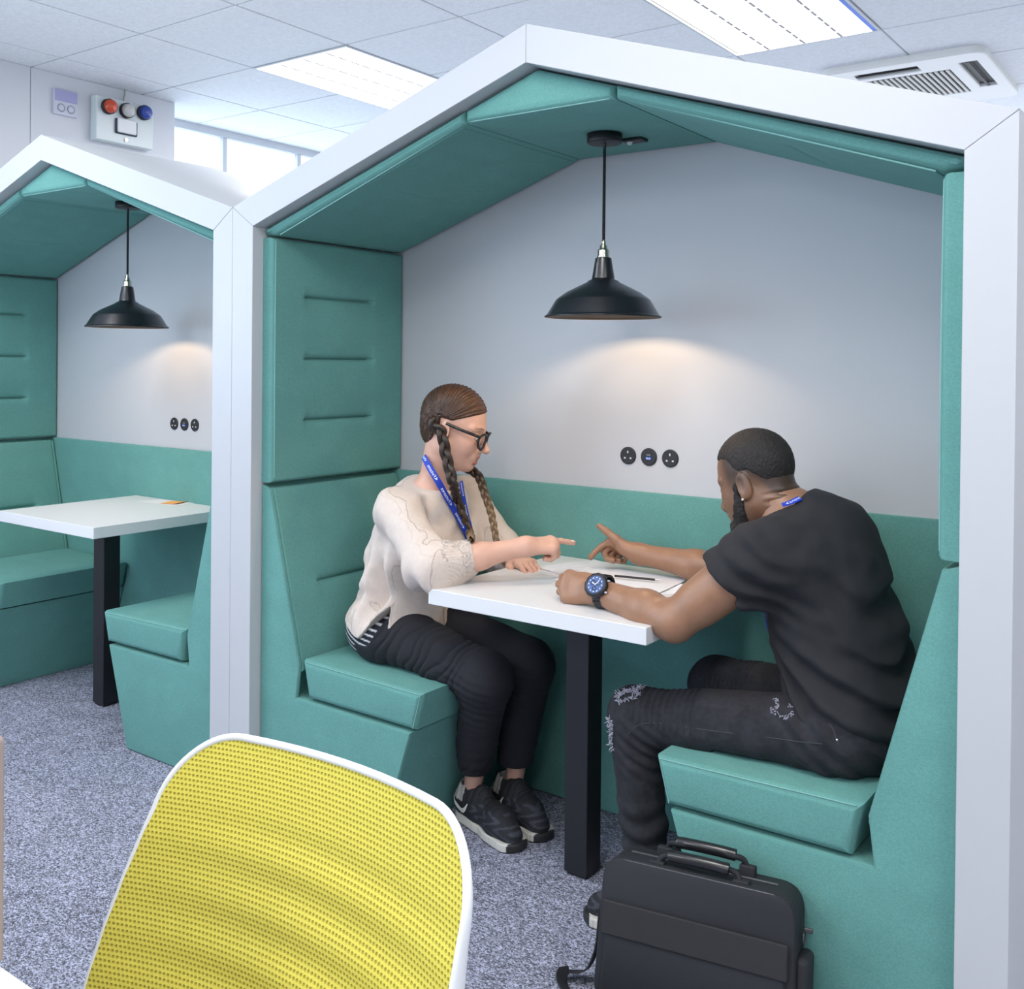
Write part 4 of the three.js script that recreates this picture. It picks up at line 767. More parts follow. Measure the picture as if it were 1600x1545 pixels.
  const folds = (x, y, z) => {
    const side = smooth(0.83, 0.70, y) * smooth(0.49, 0.55, y), back = smooth(0.46, 0.36, x);
    return 0.015 * side * sin((x * 0.9 + z * 0.35 + 0.10 * y) * 88 + 5 * wob(x, y, z, 3)) * smooth(-0.42, -0.25, z) * smooth(0.36, 0.44, x) + 0.006 * back * sin(y * 62 - x * 30 + 3 * wob(x, y, z, 5)) * smooth(0.56, 0.62, y) * smooth(0.86, 0.76, y) + 0.007 * wob(x, y, z, 9) + 0.004 * wob(x, y, z, 22) + 0.0022 * exp(-(((x - elR[0]) ** 2 + (y - elR[1]) ** 2 + (z - elR[2]) ** 2) / 0.006)) * sin((x * 0.8 - y * 0.6) * 85);
  };
  const hemY = (x, z) => 0.530 + 0.024 * smooth(0.44, 0.34, x);
  const vent = at(609, 948, 'z', -0.145);
  const hipCover = blend(0.05, ell([0.425, 0.545, -0.30], [0.150, 0.100, 0.176]), cone(add(hipR, [0, 0, 0.002]), hipL, 0.106, 0.106));
  const jumper = (x, y, z) => {
    const h = hemY(x, z); let d = smin(jumperBase(x, y, z), max(hipCover(x, y, z), y - 0.62), 0.03) + folds(x, y, z) * smooth(h, h + 0.09, y);
    const near = smooth(h + 0.05, h + 0.04, y);
    if (near > 0) d += 0.0012 * near * sin((x + z * 0.4) * 520);
    d = smax(d, h - y, 0.006);
    // side vent above the right hip
    d = smax(d, -max((z > -0.25 ? -1 : 1) * 0.2, abs(x - vent[0] - (y - vent[1]) * 0.40) - (vent[1] - y) * 0.46), 0.003);
    // crew neck
    const nd = unit(sub(neckTop, neckBase)); d = smax(d, dot(sub([x, y, z], add(neckBase, nd, 0.012)), nd), 0.01);
    return d;
  };
  const yarn = field(512, 3, 91), knitBump = dataTexture(512, (x, y) => { const v = 128 + 70 * sin(x / 512 * PI * 2 * 64) * (0.6 + 0.4 * sin(y / 512 * PI * 2 * 96)) + 70 * (yarn(x, y) - 0.5); return [v, v, v]; }, false, 1 / 0.2);
  const wlMat = new THREE.MeshPhysicalMaterial({ vertexColors: true, bumpMap: knitBump, bumpScale: 0.0009, roughness: 0.95, sheen: 0.2, sheenRoughness: 0.8 });
  const cream = (x, y, z) => { const w = 1 + 0.05 * wob(x, y, z, 90) + 0.03 * wob(x, y, z, 25); return [0.70 * w, 0.60 * w, 0.535 * w]; };
  mesh('jumper', skin(jumper, [0.20, 0.485, -0.58], [0.86, 1.02, 0.04], 0.0046, cream), wlMat, t).userData.label = 'cream knitted jumper';
  // striped top showing at the side vent and hem
  const teeBase = blend(0.05, torso, ell([0.418, 0.525, -0.30], [0.136, 0.088, 0.160]), cone(hipR, hipL, 0.080, 0.080));
  const tee = (x, y, z) => smax(smax(teeBase(x, y, z) - 0.007 + 0.012 * smooth(0.560, 0.588, y), 0.475 - y, 0.004), y - 0.61, 0.004);
  const stripes = (x, y, z) => { const q = y + 0.30 * (0.42 - x) * (x < 0.42 ? -1 : -0.6), k = ((q / 0.0175) % 1 + 1) % 1; return lerp([0.012, 0.013, 0.02], [0.62, 0.62, 0.65], smooth(0.20, 0.10, abs(k - 0.5))); };
  mesh('striped_top', skin(tee, [0.2, 0.46, -0.51], [0.62, 0.62, -0.09], 0.0026, stripes), std({ vertexColors: true, roughness: 0.9 }), t).userData.label = 'navy and white striped top';
  // trousers
  const along = (p, a, b) => { const d = sub(b, a); return dot(sub(p, a), d) / dot(d, d); };
  const seatPart = blend(0.05, ell([0.418, 0.525, -0.30], [0.140, 0.090, 0.165]), cone(hipR, hipL, 0.086, 0.086));
  const cloth = blend(0.035, cone(hipR, kneeR, 0.090, 0.069), cone(hipL, kneeL, 0.090, 0.069), cone(kneeR, add(ankR, [0, 0.045, 0]), 0.067, 0.054), cone(kneeL, add(ankL, [0, 0.045, 0]), 0.067, 0.054));
  const trousers = (x, y, z) => {
    let d = smin(seatPart(x, y, z), cloth(x, y, z), 0.05);
    if (d < 0.05 && d > -0.05) {
      const kR = along([x, y, z], hipR, kneeR), kn = exp(-((x - kneeR[0] + 0.05) ** 2 + (y - kneeR[1] + 0.05) ** 2) / 0.008);
      if (z > -0.31) d += 0.0036 * smooth(0.0, 0.2, kR) * smooth(1.0, 0.8, kR) * Math.pow(0.5 + 0.5 * sin((x - 0.55 * y + 0.05 * wob(x, y, z, 10)) * 200), 3) * smooth(0.63, 0.52, y);
      d += 0.002 * kn * sin(y * 260 + x * 60) + 0.004 * wob(x, y, z, 9) + 0.0012 * wob(x, y * 0.6, z, 30);
      d += 0.0015 * smooth(0.30, 0.14, y) * sin(y * 150 + 8 * wob(x, y, z, 6));
    }
    d = smax(d, 0.455 - y - 0.3 * smooth(0.62, 0.70, x), 0.012);       // pressed flat where it rests on the cushion
    return smax(smax(d, y - 0.512 - 0.10 * smooth(0.45, 0.53, x), 0.008), 0.118 - y, 0.006);
  };
  const twill = field(256, 2, 95), twillBump = dataTexture(256, (x, y) => { const v = 128 + 50 * sin((x + y) / 256 * PI * 2 * 48) + 60 * (twill(x, y) - 0.5); return [v, v, v]; }, false, 1 / 0.06);
  mesh('trousers', skin(trousers, [0.22, 0.12, -0.53], [0.94, 0.60, -0.08], 0.0048), std({ color: new THREE.Color().setRGB(0.012, 0.012, 0.018), bumpMap: twillBump, bumpScale: 0.0003, roughness: 0.85 }), t).userData.label = 'black trousers';
  // shoes
  shoe(t, [0.628, 0, -0.337], [0.912, 0, -0.246], ankR, true);
  shoe(t, [0.688, 0, -0.442], [0.935, 0, -0.338], ankL, true);

  // hair: drawn back from a parting into two plaits
  const cap = blend(0.02, ell([-0.016, 0.040, 0], [0.107, 0.098, 0.085]), ell([-0.052, -0.004, 0], [0.060, 0.078, 0.062]));
  const line = f => f > 0.0 ? 0.028 + (f / 0.09) * 0.046 : f > -0.034 ? 0.028 : 0.028 - smooth(-0.034, -0.06, f) * 0.105;
  const hairL = (f, u, s) => {
    const a = Math.atan2(u - 0.01, f + 0.045), strand = 0.0014 * sin(a * 70 + 5 * wob(f, u, s, 14)) + 0.0008 * sin(a * 150 + s * 80);
    let d = cap(f, u, s) + strand;
    d += 0.005 * exp(-((s / 0.006) ** 2)) * smooth(0.03, 0.06, u);            // parting
    return smax(d, line(f) - u, 0.016);
  };
  const hair = (x, y, z) => { const p = HEAD.to(x, y, z); return hairL(p[0] / hk, p[1] / hk, p[2] / hk) * hk; };
  const brown = (t0, k) => lerp([0.024, 0.014, 0.010], [0.30, 0.20, 0.11], t0).map(v => v * k);
  const hairTint = (x, y, z) => { const [f, u, s] = HEAD.to(x, y, z), a = Math.atan2(u - 0.01, f + 0.045); return lerp([0.022, 0.012, 0.008], [0.090, 0.038, 0.017], clamp(0.5 + 0.6 * wob(a * 6, s * 20, 0.3, 1.7) + 0.35 * smooth(-0.02, 0.05, f), 0, 1)); };
  const hairMat = new THREE.MeshPhysicalMaterial({ vertexColors: true, roughness: 0.42, sheen: 0.2, anisotropy: 0.3 });
  mesh('hair', skin(hair, hl, hh, 0.0026, hairTint), hairMat, t).userData.label = 'brown hair with a centre parting';
  const dye = (q) => (tt, k, s, i) => brown(clamp(smooth(q, q + 0.45, tt) * 0.9 + 0.10 * sin(i * 0.9 + k * 2.1 + s), 0, 1), 0.85 + 0.25 * sin(k * 1.9 + s * 2.3 + i * 0.05));
  const onChest = (u, v, off) => sight(jumper, u, v, -0.05, -0.55, off)[0];
  const near = [HEAD.at(-0.052, 0.022, 0.068), HEAD.at(-0.044, 0.0, 0.076), at(690, 676, 'z', -0.225), at(695, 702, 'z', -0.222), at(701, 728, 'z', -0.214), at(707, 752, 'z', -0.206), onChest(714, 778, 0.010), onChest(723, 805, 0.010), onChest(732, 828, 0.010), onChest(737, 843, 0.009)];
  mesh('plait', plait(near, 0.0155, 0.0085, 5.8, dye(0.35)), hairMat, t).userData.label = 'plait fading from brown to blonde';
  const far = [HEAD.at(-0.045, 0.02, -0.074), HEAD.at(-0.03, -0.05, -0.08), HEAD.at(0.0, -0.10, -0.070), at(746, 742, 'z', -0.375), at(757, 770, 'z', -0.368), at(767, 800, 'z', -0.362), at(773, 830, 'z', -0.358), at(776, 848, 'z', -0.356)];
  mesh('plait', plait(far, 0.0155, 0.0085, 5.8, dye(0.45)), hairMat, t).userData.label = 'plait fading from brown to blonde';

  // glasses
  const gl = new THREE.Group(); gl.name = 'glasses'; gl.userData.label = 'black-rimmed glasses'; t.add(gl);
  const rimAt = (s, a) => HEAD.at(0.097 - 0.010 * ((cos(a) * s > 0 ? 1 : 0) * abs(cos(a))), -0.008 + 0.0232 * sin(a) * (sin(a) < 0 ? 1.05 : 0.88), s * 0.032 + 0.0245 * cos(a) * (1 - 0.08 * (sin(a) < 0)));
  const black = std({ color: new THREE.Color().setRGB(0.01, 0.01, 0.011), roughness: 0.25 });
  for (const s of [-1, 1]) {
    const pts = []; for (let i = 0; i < 24; i++) pts.push(rimAt(s, i / 24 * 2 * PI));
    mesh('rim', tube(pts, 0.0036, true, 96, 8), black, gl);
    mesh('temple_arm', tube([HEAD.at(0.088, 0.004, s * 0.058), HEAD.at(0.081, 0.006, s * 0.066), HEAD.at(0.04, 0.010, s * 0.0745), HEAD.at(-0.012, 0.016, s * 0.0765)], 0.0044, false, 30, 8), black, gl);
    const c = HEAD.at(0.0925, -0.009, s * 0.032), lg = new THREE.CircleGeometry(1, 32).scale(0.0235, 0.0212, 1), m = new THREE.Matrix4().makeBasis(new THREE.Vector3(...HEAD.s), new THREE.Vector3(...HEAD.u), new THREE.Vector3(...cross(HEAD.s, HEAD.u))); m.setPosition(...c);
    mesh('lens', lg.applyMatrix4(m), new THREE.MeshPhysicalMaterial({ color: 0xffffff, transmission: 1, thickness: 0, roughness: 0.02, side: THREE.DoubleSide }), gl);
  }
  mesh('bridge', tube([HEAD.at(0.097, 0.002, -0.0085), HEAD.at(0.1, 0.006, 0), HEAD.at(0.097, 0.002, 0.0085)], 0.0022, false, 16, 8), black, gl);

  // lanyard
  const drape = blend(0.06, (x, y, z) => torso(x, y, z) - 0.014, neck);
  const L1 = [[662, 713], [670, 728], [686, 755], [703, 785], [718, 812], [730, 838], [733, 852]].reverse().map(([u, v]) => sight(drape, u, v, -0.05, -0.5, 0.006));
  mesh('lanyard_strap', bandOn(L1.map(p => p[0]), L1.map(p => p[1]), 0.019, 0.0015, 0.07), lanyardMat, t).userData.label = 'blue lanyard strap with white lettering';
  const L2 = [[720, 752], [724, 775], [730, 805], [736, 830], [737, 852]].reverse().map(([u, v]) => sight(drape, u, v, -0.05, -0.5, 0.006));
  mesh('lanyard_strap', bandOn(L2.map(p => p[0]), L2.map(p => p[1]), 0.019, 0.0015, 0.07), lanyardMat, t).userData.label = 'blue lanyard strap with white lettering';
}

// a trainer: white sole, dark upper, heel collar and a curved white tick on the outer side
function shoe(parent, heel, toe, ankle, white) {
  const f = frame(heel, sub(toe, heel), [0, 1, 0]), L = hypot(...sub(toe, heel));
  const up = blend(0.03, cone(f.at(0.045, 0.055, 0), f.at(L - 0.10, 0.050, 0), 0.037, 0.038), cone(f.at(L - 0.10, 0.048, 0.002), f.at(L - 0.045, 0.034, 0.002), 0.040, 0.032), cone(f.at(0.045, 0.06, 0), f.at(0.055, 0.098, 0), 0.036, 0.036), cone(f.at(0.10, 0.06, 0), f.at(0.115, 0.095, 0), 0.036, 0.026));
  const hole = cone(f.at(0.055, 0.095, 0), add(ankle, [0, 0.1, 0]), 0.027, 0.036);
  const upper = (x, y, z) => smax(smax(up(x, y, z) + 0.0012 * sin(f.to(x, y, z)[0] * 260) * smooth(0.05, 0.09, y), 0.022 - y, 0.004), -hole(x, y, z), 0.004);
  const [lo, hi] = box3([heel, toe], 0.06); hi[1] = 0.15; lo[1] = -0.005;
  const shade = (x, y, z) => { const [a, b, c] = f.to(x, y, z); if (a < 0.07 && b > 0.072) return [0.42, 0.40, 0.38]; const w = sin(a * 130 + 3 * sin(b * 160)) > 0.45 && a > 0.11 && b < 0.085 ? 3.2 : 1; return [0.013 * w, 0.014 * w, 0.019 * w]; };
  const s = mesh('shoe', skin(upper, lo, hi, 0.003, shade), std({ vertexColors: true, roughness: 0.8 }), parent); s.userData.label = 'black trainer with a white sole';
  const sole = (x, y, z) => { const [a, b, c] = f.to(x, y, z); const t = clamp((a - 0.04) / (L - 0.09), 0, 1), cx = 0.04 + t * (L - 0.09), r = 0.037 + 0.009 * smooth(0.2, 0.8, t) - 0.004 * smooth(0.35, 0.5, t) * smooth(0.65, 0.5, t); const q = hypot(a - cx, c) - r + 0.0012 * (sin(a * 190) > 0.93 ? 1 : 0), top = 0.030 - 0.004 * smooth(0, 0.6, t) , bot = 0.001 + 0.016 * smooth(0.88, 1.2, a / L); return smax(smax(q, b - top, 0.006), bot - b, 0.006); };
  mesh('sole', skin(sole, lo, hi, 0.003, (x, y, z) => { const [a] = f.to(x, y, z); return a > L * 0.93 || y < 0.005 ? [0.02, 0.02, 0.022] : [0.62, 0.60, 0.55]; }), std({ vertexColors: true, roughness: 0.6 }), s);
  // tick mark: a tapered curve lying on the side that faces out
  const pts = [[0.010, 0.084], [0.030, 0.070], [0.054, 0.056], [0.076, 0.050], [0.092, 0.060], [0.100, 0.076]], wd = [0.001, 0.006, 0.012, 0.0135, 0.010, 0.0015], P = [], I = [], c = new THREE.CatmullRomCurve3(pts.map(p => new THREE.Vector3(p[0], p[1], 0))), n = 24;
  for (let i = 0; i <= n; i++) { const u = i / n, p = c.getPoint(u), tg = c.getTangent(u), k = u * 5, j = min(4, Math.floor(k)), w = wd[j] + (wd[j + 1] - wd[j]) * (k - j); for (const q of [-1, 1]) { const b = f.at(p.x - tg.y * w * 0.5 * q, p.y + tg.x * w * 0.5 * q, 0.06); let r = b; for (let m = 0; m < 60; m++) { const d = upper(...r) - 0.0028; if (abs(d) < 0.0003) break; r = add(r, f.s, -d * 0.7); } P.push(...r); } }
  for (let i = 0; i < n; i++) I.push(2 * i, 2 * i + 1, 2 * i + 2, 2 * i + 1, 2 * i + 3, 2 * i + 2);
  if (white) { const g = new THREE.BufferGeometry(); g.setAttribute('position', new THREE.Float32BufferAttribute(P, 3)); g.setAttribute('uv', new THREE.Float32BufferAttribute(new Float32Array(P.length / 3 * 2), 2)); g.setIndex(I); g.computeVertexNormals(); mesh('tick_mark', g, std({ color: new THREE.Color().setRGB(0.7, 0.69, 0.66), roughness: 0.5, side: THREE.DoubleSide }), s); }
  mesh('laces', [0.105, 0.125, 0.145, 0.165].map((a, i) => { const q = [-0.024, -0.012, 0.012, 0.024].map(c2 => { let r = f.at(a, 0.13, c2); for (let m = 0; m < 60; m++) { const d = upper(...r) - 0.001; if (abs(d) < 0.0004) break; r = add(r, f.u, -d * 0.7); } return r; }); return tube(q, 0.0022, false, 16, 6); }), std({ color: new THREE.Color().setRGB(0.02, 0.02, 0.024), roughness: 0.9 }), s);
}

// ------------------------------------------------------------------ person in the black T-shirt, on the near bench
{
  const t = thing('person', 'person in a black T-shirt and ripped black jeans, leaning on the table', 'person', [0, 0, 0]);
  const HEAD = frame([1.538, 1.050, -0.305], [-0.91, -0.36, -0.16], [-0.05, 1, 0.0]);
  const hipL = [1.765, 0.530, -0.205], hipR = [1.745, 0.530, -0.385], kneeL = [1.300, 0.478, -0.165], kneeR = [1.365, 0.492, -0.475], ankL = [1.335, 0.10, -0.165], ankR = [1.42, 0.10, -0.47];
  const shL = [1.632, 0.908, -0.115], shR = [1.575, 0.900, -0.465], elL = [1.448, 0.748, -0.070], elR = [1.385, 0.780, -0.505], wrL = [1.222, 0.778, -0.112], wrR = [1.128, 0.800, -0.490];
  const neckBase = [1.655, 0.965, -0.305], neckTop = HEAD.at(-0.035, -0.060, 0);
  const torso = blend(0.08, ell([1.780, 0.550, -0.295], [0.130, 0.110, 0.162]), ell([1.766, 0.67, -0.295], [0.112, 0.13, 0.150]), ell([1.715, 0.80, -0.300], [0.120, 0.14, 0.168]), ell([1.695, 0.90, -0.305], [0.105, 0.10, 0.165]), cone(add(shL, [0.02, 0.0, -0.03]), add(shR, [0.02, 0.015, 0.03]), 0.062, 0.066), cone([1.69, 0.93, -0.305], neckBase, 0.085, 0.062));
  const neck = cone(neckBase, neckTop, 0.060, 0.058);
  const legs = blend(0.04, cone(hipL, kneeL, 0.076, 0.052), cone(hipR, kneeR, 0.076, 0.052), cone(kneeL, ankL, 0.050, 0.038), cone(kneeR, ankR, 0.050, 0.038));
  const hk = 0.94, hf0 = headField({ lip: 1.35, nose: 0.110, wing: 1.35, jaw: 1.08, width: 0.077, kiss: 0.001 }), hf = (f, u, s) => hf0(f / hk, u / hk, s / hk) * hk;
  const headW = (x, y, z) => { const p = HEAD.to(x, y, z); let d = smin(hf(...p), neck(x, y, z), 0.035); d += 0.0016 * sin(p[1] * 330 - p[0] * 60) * smooth(-0.035, -0.06, p[0]) * smooth(-0.03, -0.05, p[1]) * smooth(-0.11, -0.09, p[1]); return d; };
  const SKIN = [0.31, 0.158, 0.092];
  const blush = (x, y, z) => { const w = 1 + 0.10 * wob(x, y, z, 40) + 0.06 * wob(x, y, z, 120); return [SKIN[0] * w, SKIN[1] * w, SKIN[2] * w]; };
  const faceTint = (x, y, z) => {
    const [f, u, s] = HEAD.to(x, y, z).map(q => q / hk), a = abs(s); let c = blush(x, y, z).map(q => q * 0.66); const mix = (k, q) => { c = lerp(c, q, k); };
    if (f > 0.08) mix(0.6 * smooth(0.016, 0.012, abs(u + 0.073)) * smooth(0.025, 0.02, a), [0.17, 0.06, 0.05]);
    mix(0.85 * smooth(0.0045, 0.002, abs(u - 0.026)) * smooth(0.012, 0.016, a) * smooth(0.056, 0.05, a) * smooth(0.05, 0.06, f), [0.012, 0.009, 0.008]);
    mix(0.9 * smooth(0.0025, 0.001, abs(u + 0.008)) * smooth(0.018, 0.022, a) * smooth(0.048, 0.042, a) * smooth(0.06, 0.066, f), [0.012, 0.009, 0.008]);
    // shaved hair showing through on the nape and temples
    mix(0.8 * smooth(-0.03 - 0.5 * smooth(-0.03, -0.095, f) * 0.085, 0.03 - smooth(-0.03, -0.095, f) * 0.085, u + 0.006 * wob(x, y, z, 40)) * smooth(0.055, 0.02, f), [0.022, 0.015, 0.013]);
    return c;
  };
  const faL = unit(sub(wrL, elL)), midL = lerp(elL, wrL, 0.35), midR = lerp(elR, wrR, 0.35);
  const armLPrims = [cone(wrL, midL, 0.0285, 0.043), cone(midL, elL, 0.043, 0.041), cone(elL, shL, 0.043, 0.054), cone(lerp(elL, shL, 0.3), lerp(elL, shL, 0.6), 0.048, 0.051)];
  const handL = handField(wrL, [-1, -0.02, 0.02], [-0.02, 0.50, 0.86], false, [[0.52, 1.55, 0.9], [0.55, 1.6, 0.9], [0.62, 1.6, 0.9], [0.7, 1.55, 0.9]], [[0.055, 0.034, -0.020], [0.080, 0.030, -0.034], [0.096, 0.012, -0.044]], 1.04, armLPrims);
  const handR = handField(wrR, [-0.90, 0.12, -0.18], [0.25, 0.80, -0.55], true, [[0.85, 0.35, 0.20, 0.02], [1.2, 1.35, 0.7], [1.3, 1.4, 0.8], [1.35, 1.4, 0.8]], [[0.058, 0.044, 0.004], [0.086, 0.060, 0.010], [0.108, 0.074, 0.014]], 1.02, [cone(wrR, midR, 0.027, 0.039), cone(midR, elR, 0.039, 0.040), cone(elR, shR, 0.042, 0.055)]);
  const trunk = blend(0.03, (x, y, z) => torso(x, y, z) + 0.014, (x, y, z) => legs(x, y, z) + 0.012, neck);
  const [hl, hh] = box3([HEAD.o], 0.165), lb = box3([wrL, elL, lerp(elL, shL, 0.85), handL.P(0.12, 0)], 0.062), rb = box3([wrR, elR, lerp(elR, shR, 0.7), handR.P(0.17, 0), handR.P(0.1, 0.1)], 0.055), bb = box3([hipL, hipR, kneeL, kneeR, ankL, ankR, shL, shR], 0.16);
  const body = mergeGeometries([skin(trunk, bb[0], bb[1], 0.012, blush), skin(headW, [hl[0], 0.915, hl[2]], [1.70, hh[1], hh[2]], 0.003, faceTint), skin(handL, lb[0], lb[1], 0.0036, blush), skin(handR, rb[0], rb[1], 0.0036, blush)], false);
  mesh('body', body, new THREE.MeshPhysicalMaterial({ vertexColors: true, roughness: 0.42, clearcoat: 0.12, clearcoatRoughness: 0.5 }), t);
  const nailMat = std({ color: new THREE.Color().setRGB(0.34, 0.19, 0.13), roughness: 0.25 });
  for (const h of [handR, handL]) mesh('fingernails', h.nails.map(([p, n, d, r]) => { const g = new THREE.SphereGeometry(1, 12, 8).scale(r * 0.75, r * 0.28, r * 0.95), m = new THREE.Matrix4().makeBasis(new THREE.Vector3(...unit(cross(n, d))), new THREE.Vector3(...n), new THREE.Vector3(...d)); m.setPosition(...add(p, n, r * 0.66)); return g.applyMatrix4(m); }), nailMat, t);
  const eyeWhite = std({ color: new THREE.Color().setRGB(0.7, 0.68, 0.64), roughness: 0.2 });
  for (const s of [-1, 1]) mesh('eye', new THREE.SphereGeometry(0.0115, 20, 14).translate(...HEAD.at(0.0690, -0.0065, s * 0.030)), eyeWhite, t);

  // close-cropped hair and beard: thin shells over the head
  const line = (f, a) => f > 0.02 ? 0.060 + (f - 0.02) * 0.30 : f > -0.012 ? 0.020 + (f + 0.012) * 1.25 : 0.020 - smooth(-0.03, -0.095, f) * 0.085;
  const crop = (x, y, z) => { const p = HEAD.to(x, y, z).map(q => q / hk), r = 0.0012 * wob(x, y, z, 170) + 0.0008 * wob(x, y, z, 330); return smax(ell([-0.012, 0.035, 0], [0.1045, 0.0955, 0.0795])(...p) * hk + r, (line(p[0], abs(p[2])) - p[1]) * 0.8 + 0.005 * wob(x, y, z, 60), 0.014); };
  const fuzz = (x, y, z) => { const w = 0.8 + 0.5 * wob(x, y, z, 160) + 0.3 * wob(x, y, z, 60); return [0.014 * w + 0.004, 0.0115 * w + 0.003, 0.0105 * w + 0.003]; };
  const hairMat = std({ vertexColors: true, roughness: 0.75 });
  mesh('hair', skin(crop, hl, hh, 0.0026, fuzz), hairMat, t).userData.label = 'close-cropped black hair';
  const jawLine = [[0.012, -0.004, 0.011], [0.018, -0.045, 0.017], [0.036, -0.082, 0.023], [0.062, -0.104, 0.027], [0.088, -0.106, 0.024]];
  const beard = (x, y, z) => {
    const [f, u, s] = HEAD.to(x, y, z).map(q => q / hk); let w = 9;
    for (let i = 0; i < 4; i++) { const [a, b, r] = jawLine[i], [c, e, q] = jawLine[i + 1], dx = c - a, dy = e - b, k = clamp(((f - a) * dx + (u - b) * dy) / (dx * dx + dy * dy), 0, 1); w = min(w, hypot(f - a - dx * k, u - b - dy * k) - (r + (q - r) * k)); }
    const d = hf(f * hk, u * hk, s * hk) - 0.0045 - 0.011 * smooth(-0.080, -0.112, u) * smooth(0.03, 0.065, f) + 0.0016 * wob(x, y, z, 140) + 0.0010 * wob(x, y, z, 300);
    return smax(d, w + 0.004 * wob(x, y, z, 80), 0.008);
  };
  mesh('beard', skin(beard, hl, hh, 0.0028, fuzz), hairMat, t).userData.label = 'short black beard';
  mesh('ear_stud', new THREE.SphereGeometry(0.0035, 14, 10).translate(...HEAD.at(-0.006, -0.040, -0.084)), std({ color: new THREE.Color().setRGB(0.8, 0.78, 0.74), roughness: 0.15, metalness: 0.6 }), t);

  // T-shirt
  const cutL = lerp(shL, elL, 0.40), cutR = lerp(shR, elR, 0.5), aL = unit(sub(elL, shL)), aR = unit(sub(elR, shR));
  const upL = cone(shL, elL, 0.076, 0.070), upR = cone(shR, elR, 0.074, 0.066), nd = unit(sub(neckTop, neckBase)), collar = cone(add(neckBase, nd, 0.030), add(neckTop, nd, 0.04), 0.0625, 0.085);
  const shirt = (x, y, z) => {
    let b = torso(x, y, z) - 0.010;
    let l = upL(x, y, z), r = upR(x, y, z);
    const p = [x, y, z], kl = dot(sub(p, cutL), aL), kr = dot(sub(p, cutR), aR);
    l = smax(l, kl, 0.005); r = smax(r, kr, 0.005);
    if (abs(kl + 0.02) < 0.0025) l += 0.0008;
    let d = smin(smin(b, l, 0.045), r, 0.045);
    if (d < 0.06 && d > -0.06) {
      const low = smooth(0.80, 0.62, y), nearArm = exp(-((x - 1.62) ** 2 + (y - 0.86) ** 2) / 0.012);
      d += 0.011 * low * sin((y * 1.0 + (x - 1.8) * 0.55 + 0.25 * z) * 105 + 4 * wob(x, y, z, 5)) * smooth(0.50, 0.56, y) + 0.006 * nearArm * sin((x * 0.5 + y) * 120 + 3 * wob(x, y, z, 8)) + 0.012 * wob(x, y, z, 8) + 0.004 * wob(x, y, z, 20);
      d += 0.007 * smooth(0.70, 0.76, y) * smooth(0.92, 0.84, y) * smooth(1.72, 1.78, x) * sin(y * 60 + x * 35 + 5 * wob(x, y, z, 4));
    }
    d = smax(d, -collar(x, y, z), 0.006); d = smax(d, -max(-dot(sub(p, add(neckBase, nd, 0.028)), nd), collar(x, y, z) - 0.04), 0.012);
    return smax(d, 0.510 + 0.02 * smooth(1.75, 1.65, x) - y, 0.008);
  };
  const jersey = field(256, 2, 97), jerseyBump = dataTexture(256, grey(jersey, 60, 200), false, 1 / 0.08);
  mesh('t_shirt', skin(shirt, [1.40, 0.49, -0.60], [1.98, 1.07, 0.01], 0.0048), std({ color: new THREE.Color().setRGB(0.017, 0.017, 0.021), bumpMap: jerseyBump, bumpScale: 0.0003, roughness: 0.88 }), t).userData.label = 'black short-sleeved T-shirt';

  // jeans with ribbed knee panels and frayed rips
  const along = (p, a, b) => { const d = sub(b, a); return dot(sub(p, a), d) / dot(d, d); };
  const seatPart = blend(0.05, ell([1.785, 0.525, -0.295], [0.138, 0.090, 0.168]), cone(hipL, hipR, 0.084, 0.084));
  const cloth = blend(0.03, cone(hipL, kneeL, 0.084, 0.064), cone(hipR, kneeR, 0.084, 0.064), cone(kneeL, add(ankL, [0, 0.02, 0]), 0.062, 0.053), cone(kneeR, add(ankR, [0, 0.02, 0]), 0.062, 0.053));
  const jeans = (x, y, z) => {
    let d = smin(seatPart(x, y, z), cloth(x, y, z), 0.05);
    if (d < 0.04 && d > -0.04) {
      const p = [x, y, z], kL = along(p, hipL, kneeL), kR = along(p, hipR, kneeR), left = z > -0.3, k = left ? kL : kR, kn = left ? kneeL : kneeR;
      const rib = smooth(0.62, 0.64, k) * smooth(0.97, 0.95, k) * smooth(kn[1] + 0.004, kn[1] + 0.016, y);
      d += rib * 0.0050 * (abs(sin(k * 92)) - 0.6);
      d += 0.004 * exp(-((x - kn[0] - 0.05) ** 2 + (y - kn[1] + 0.06) ** 2) / 0.004) * sin((y + (x - kn[0]) * 0.7) * 190);
      d += 0.0035 * smooth(0.30, 0.05, k) * sin((x * 0.8 + y) * 120 + 3 * wob(x, y, z, 8)) + 0.005 * wob(x, y, z, 10) + 0.0014 * wob(x, y, z, 34);
      d += 0.004 * smooth(0.34, 0.2, y) * sin(y * 110 + 6 * wob(x, y, z, 6)) * smooth(0.1, 0.16, y);
    }
    d = smax(d, 0.455 - y - 0.3 * smooth(1.52, 1.45, x), 0.012);
    return smax(smax(d, y - 0.62, 0.01), 0.085 - y, 0.006);
  };
  const worn = (x, y, z) => {
    const w = 1 + 0.5 * wob(x, y, z, 30) + 0.4 * wob(x, y, z, 110); let c = [0.019 * w, 0.019 * w, 0.025 * w];
    return c;
  };
  const denim = field(256, 2, 99), denimBump = dataTexture(256, (x, y) => { const v = 128 + 50 * sin((x + 2 * y) / 256 * PI * 2 * 32) + 70 * (denim(x, y) - 0.5); return [v, v, v]; }, false, 1 / 0.05);
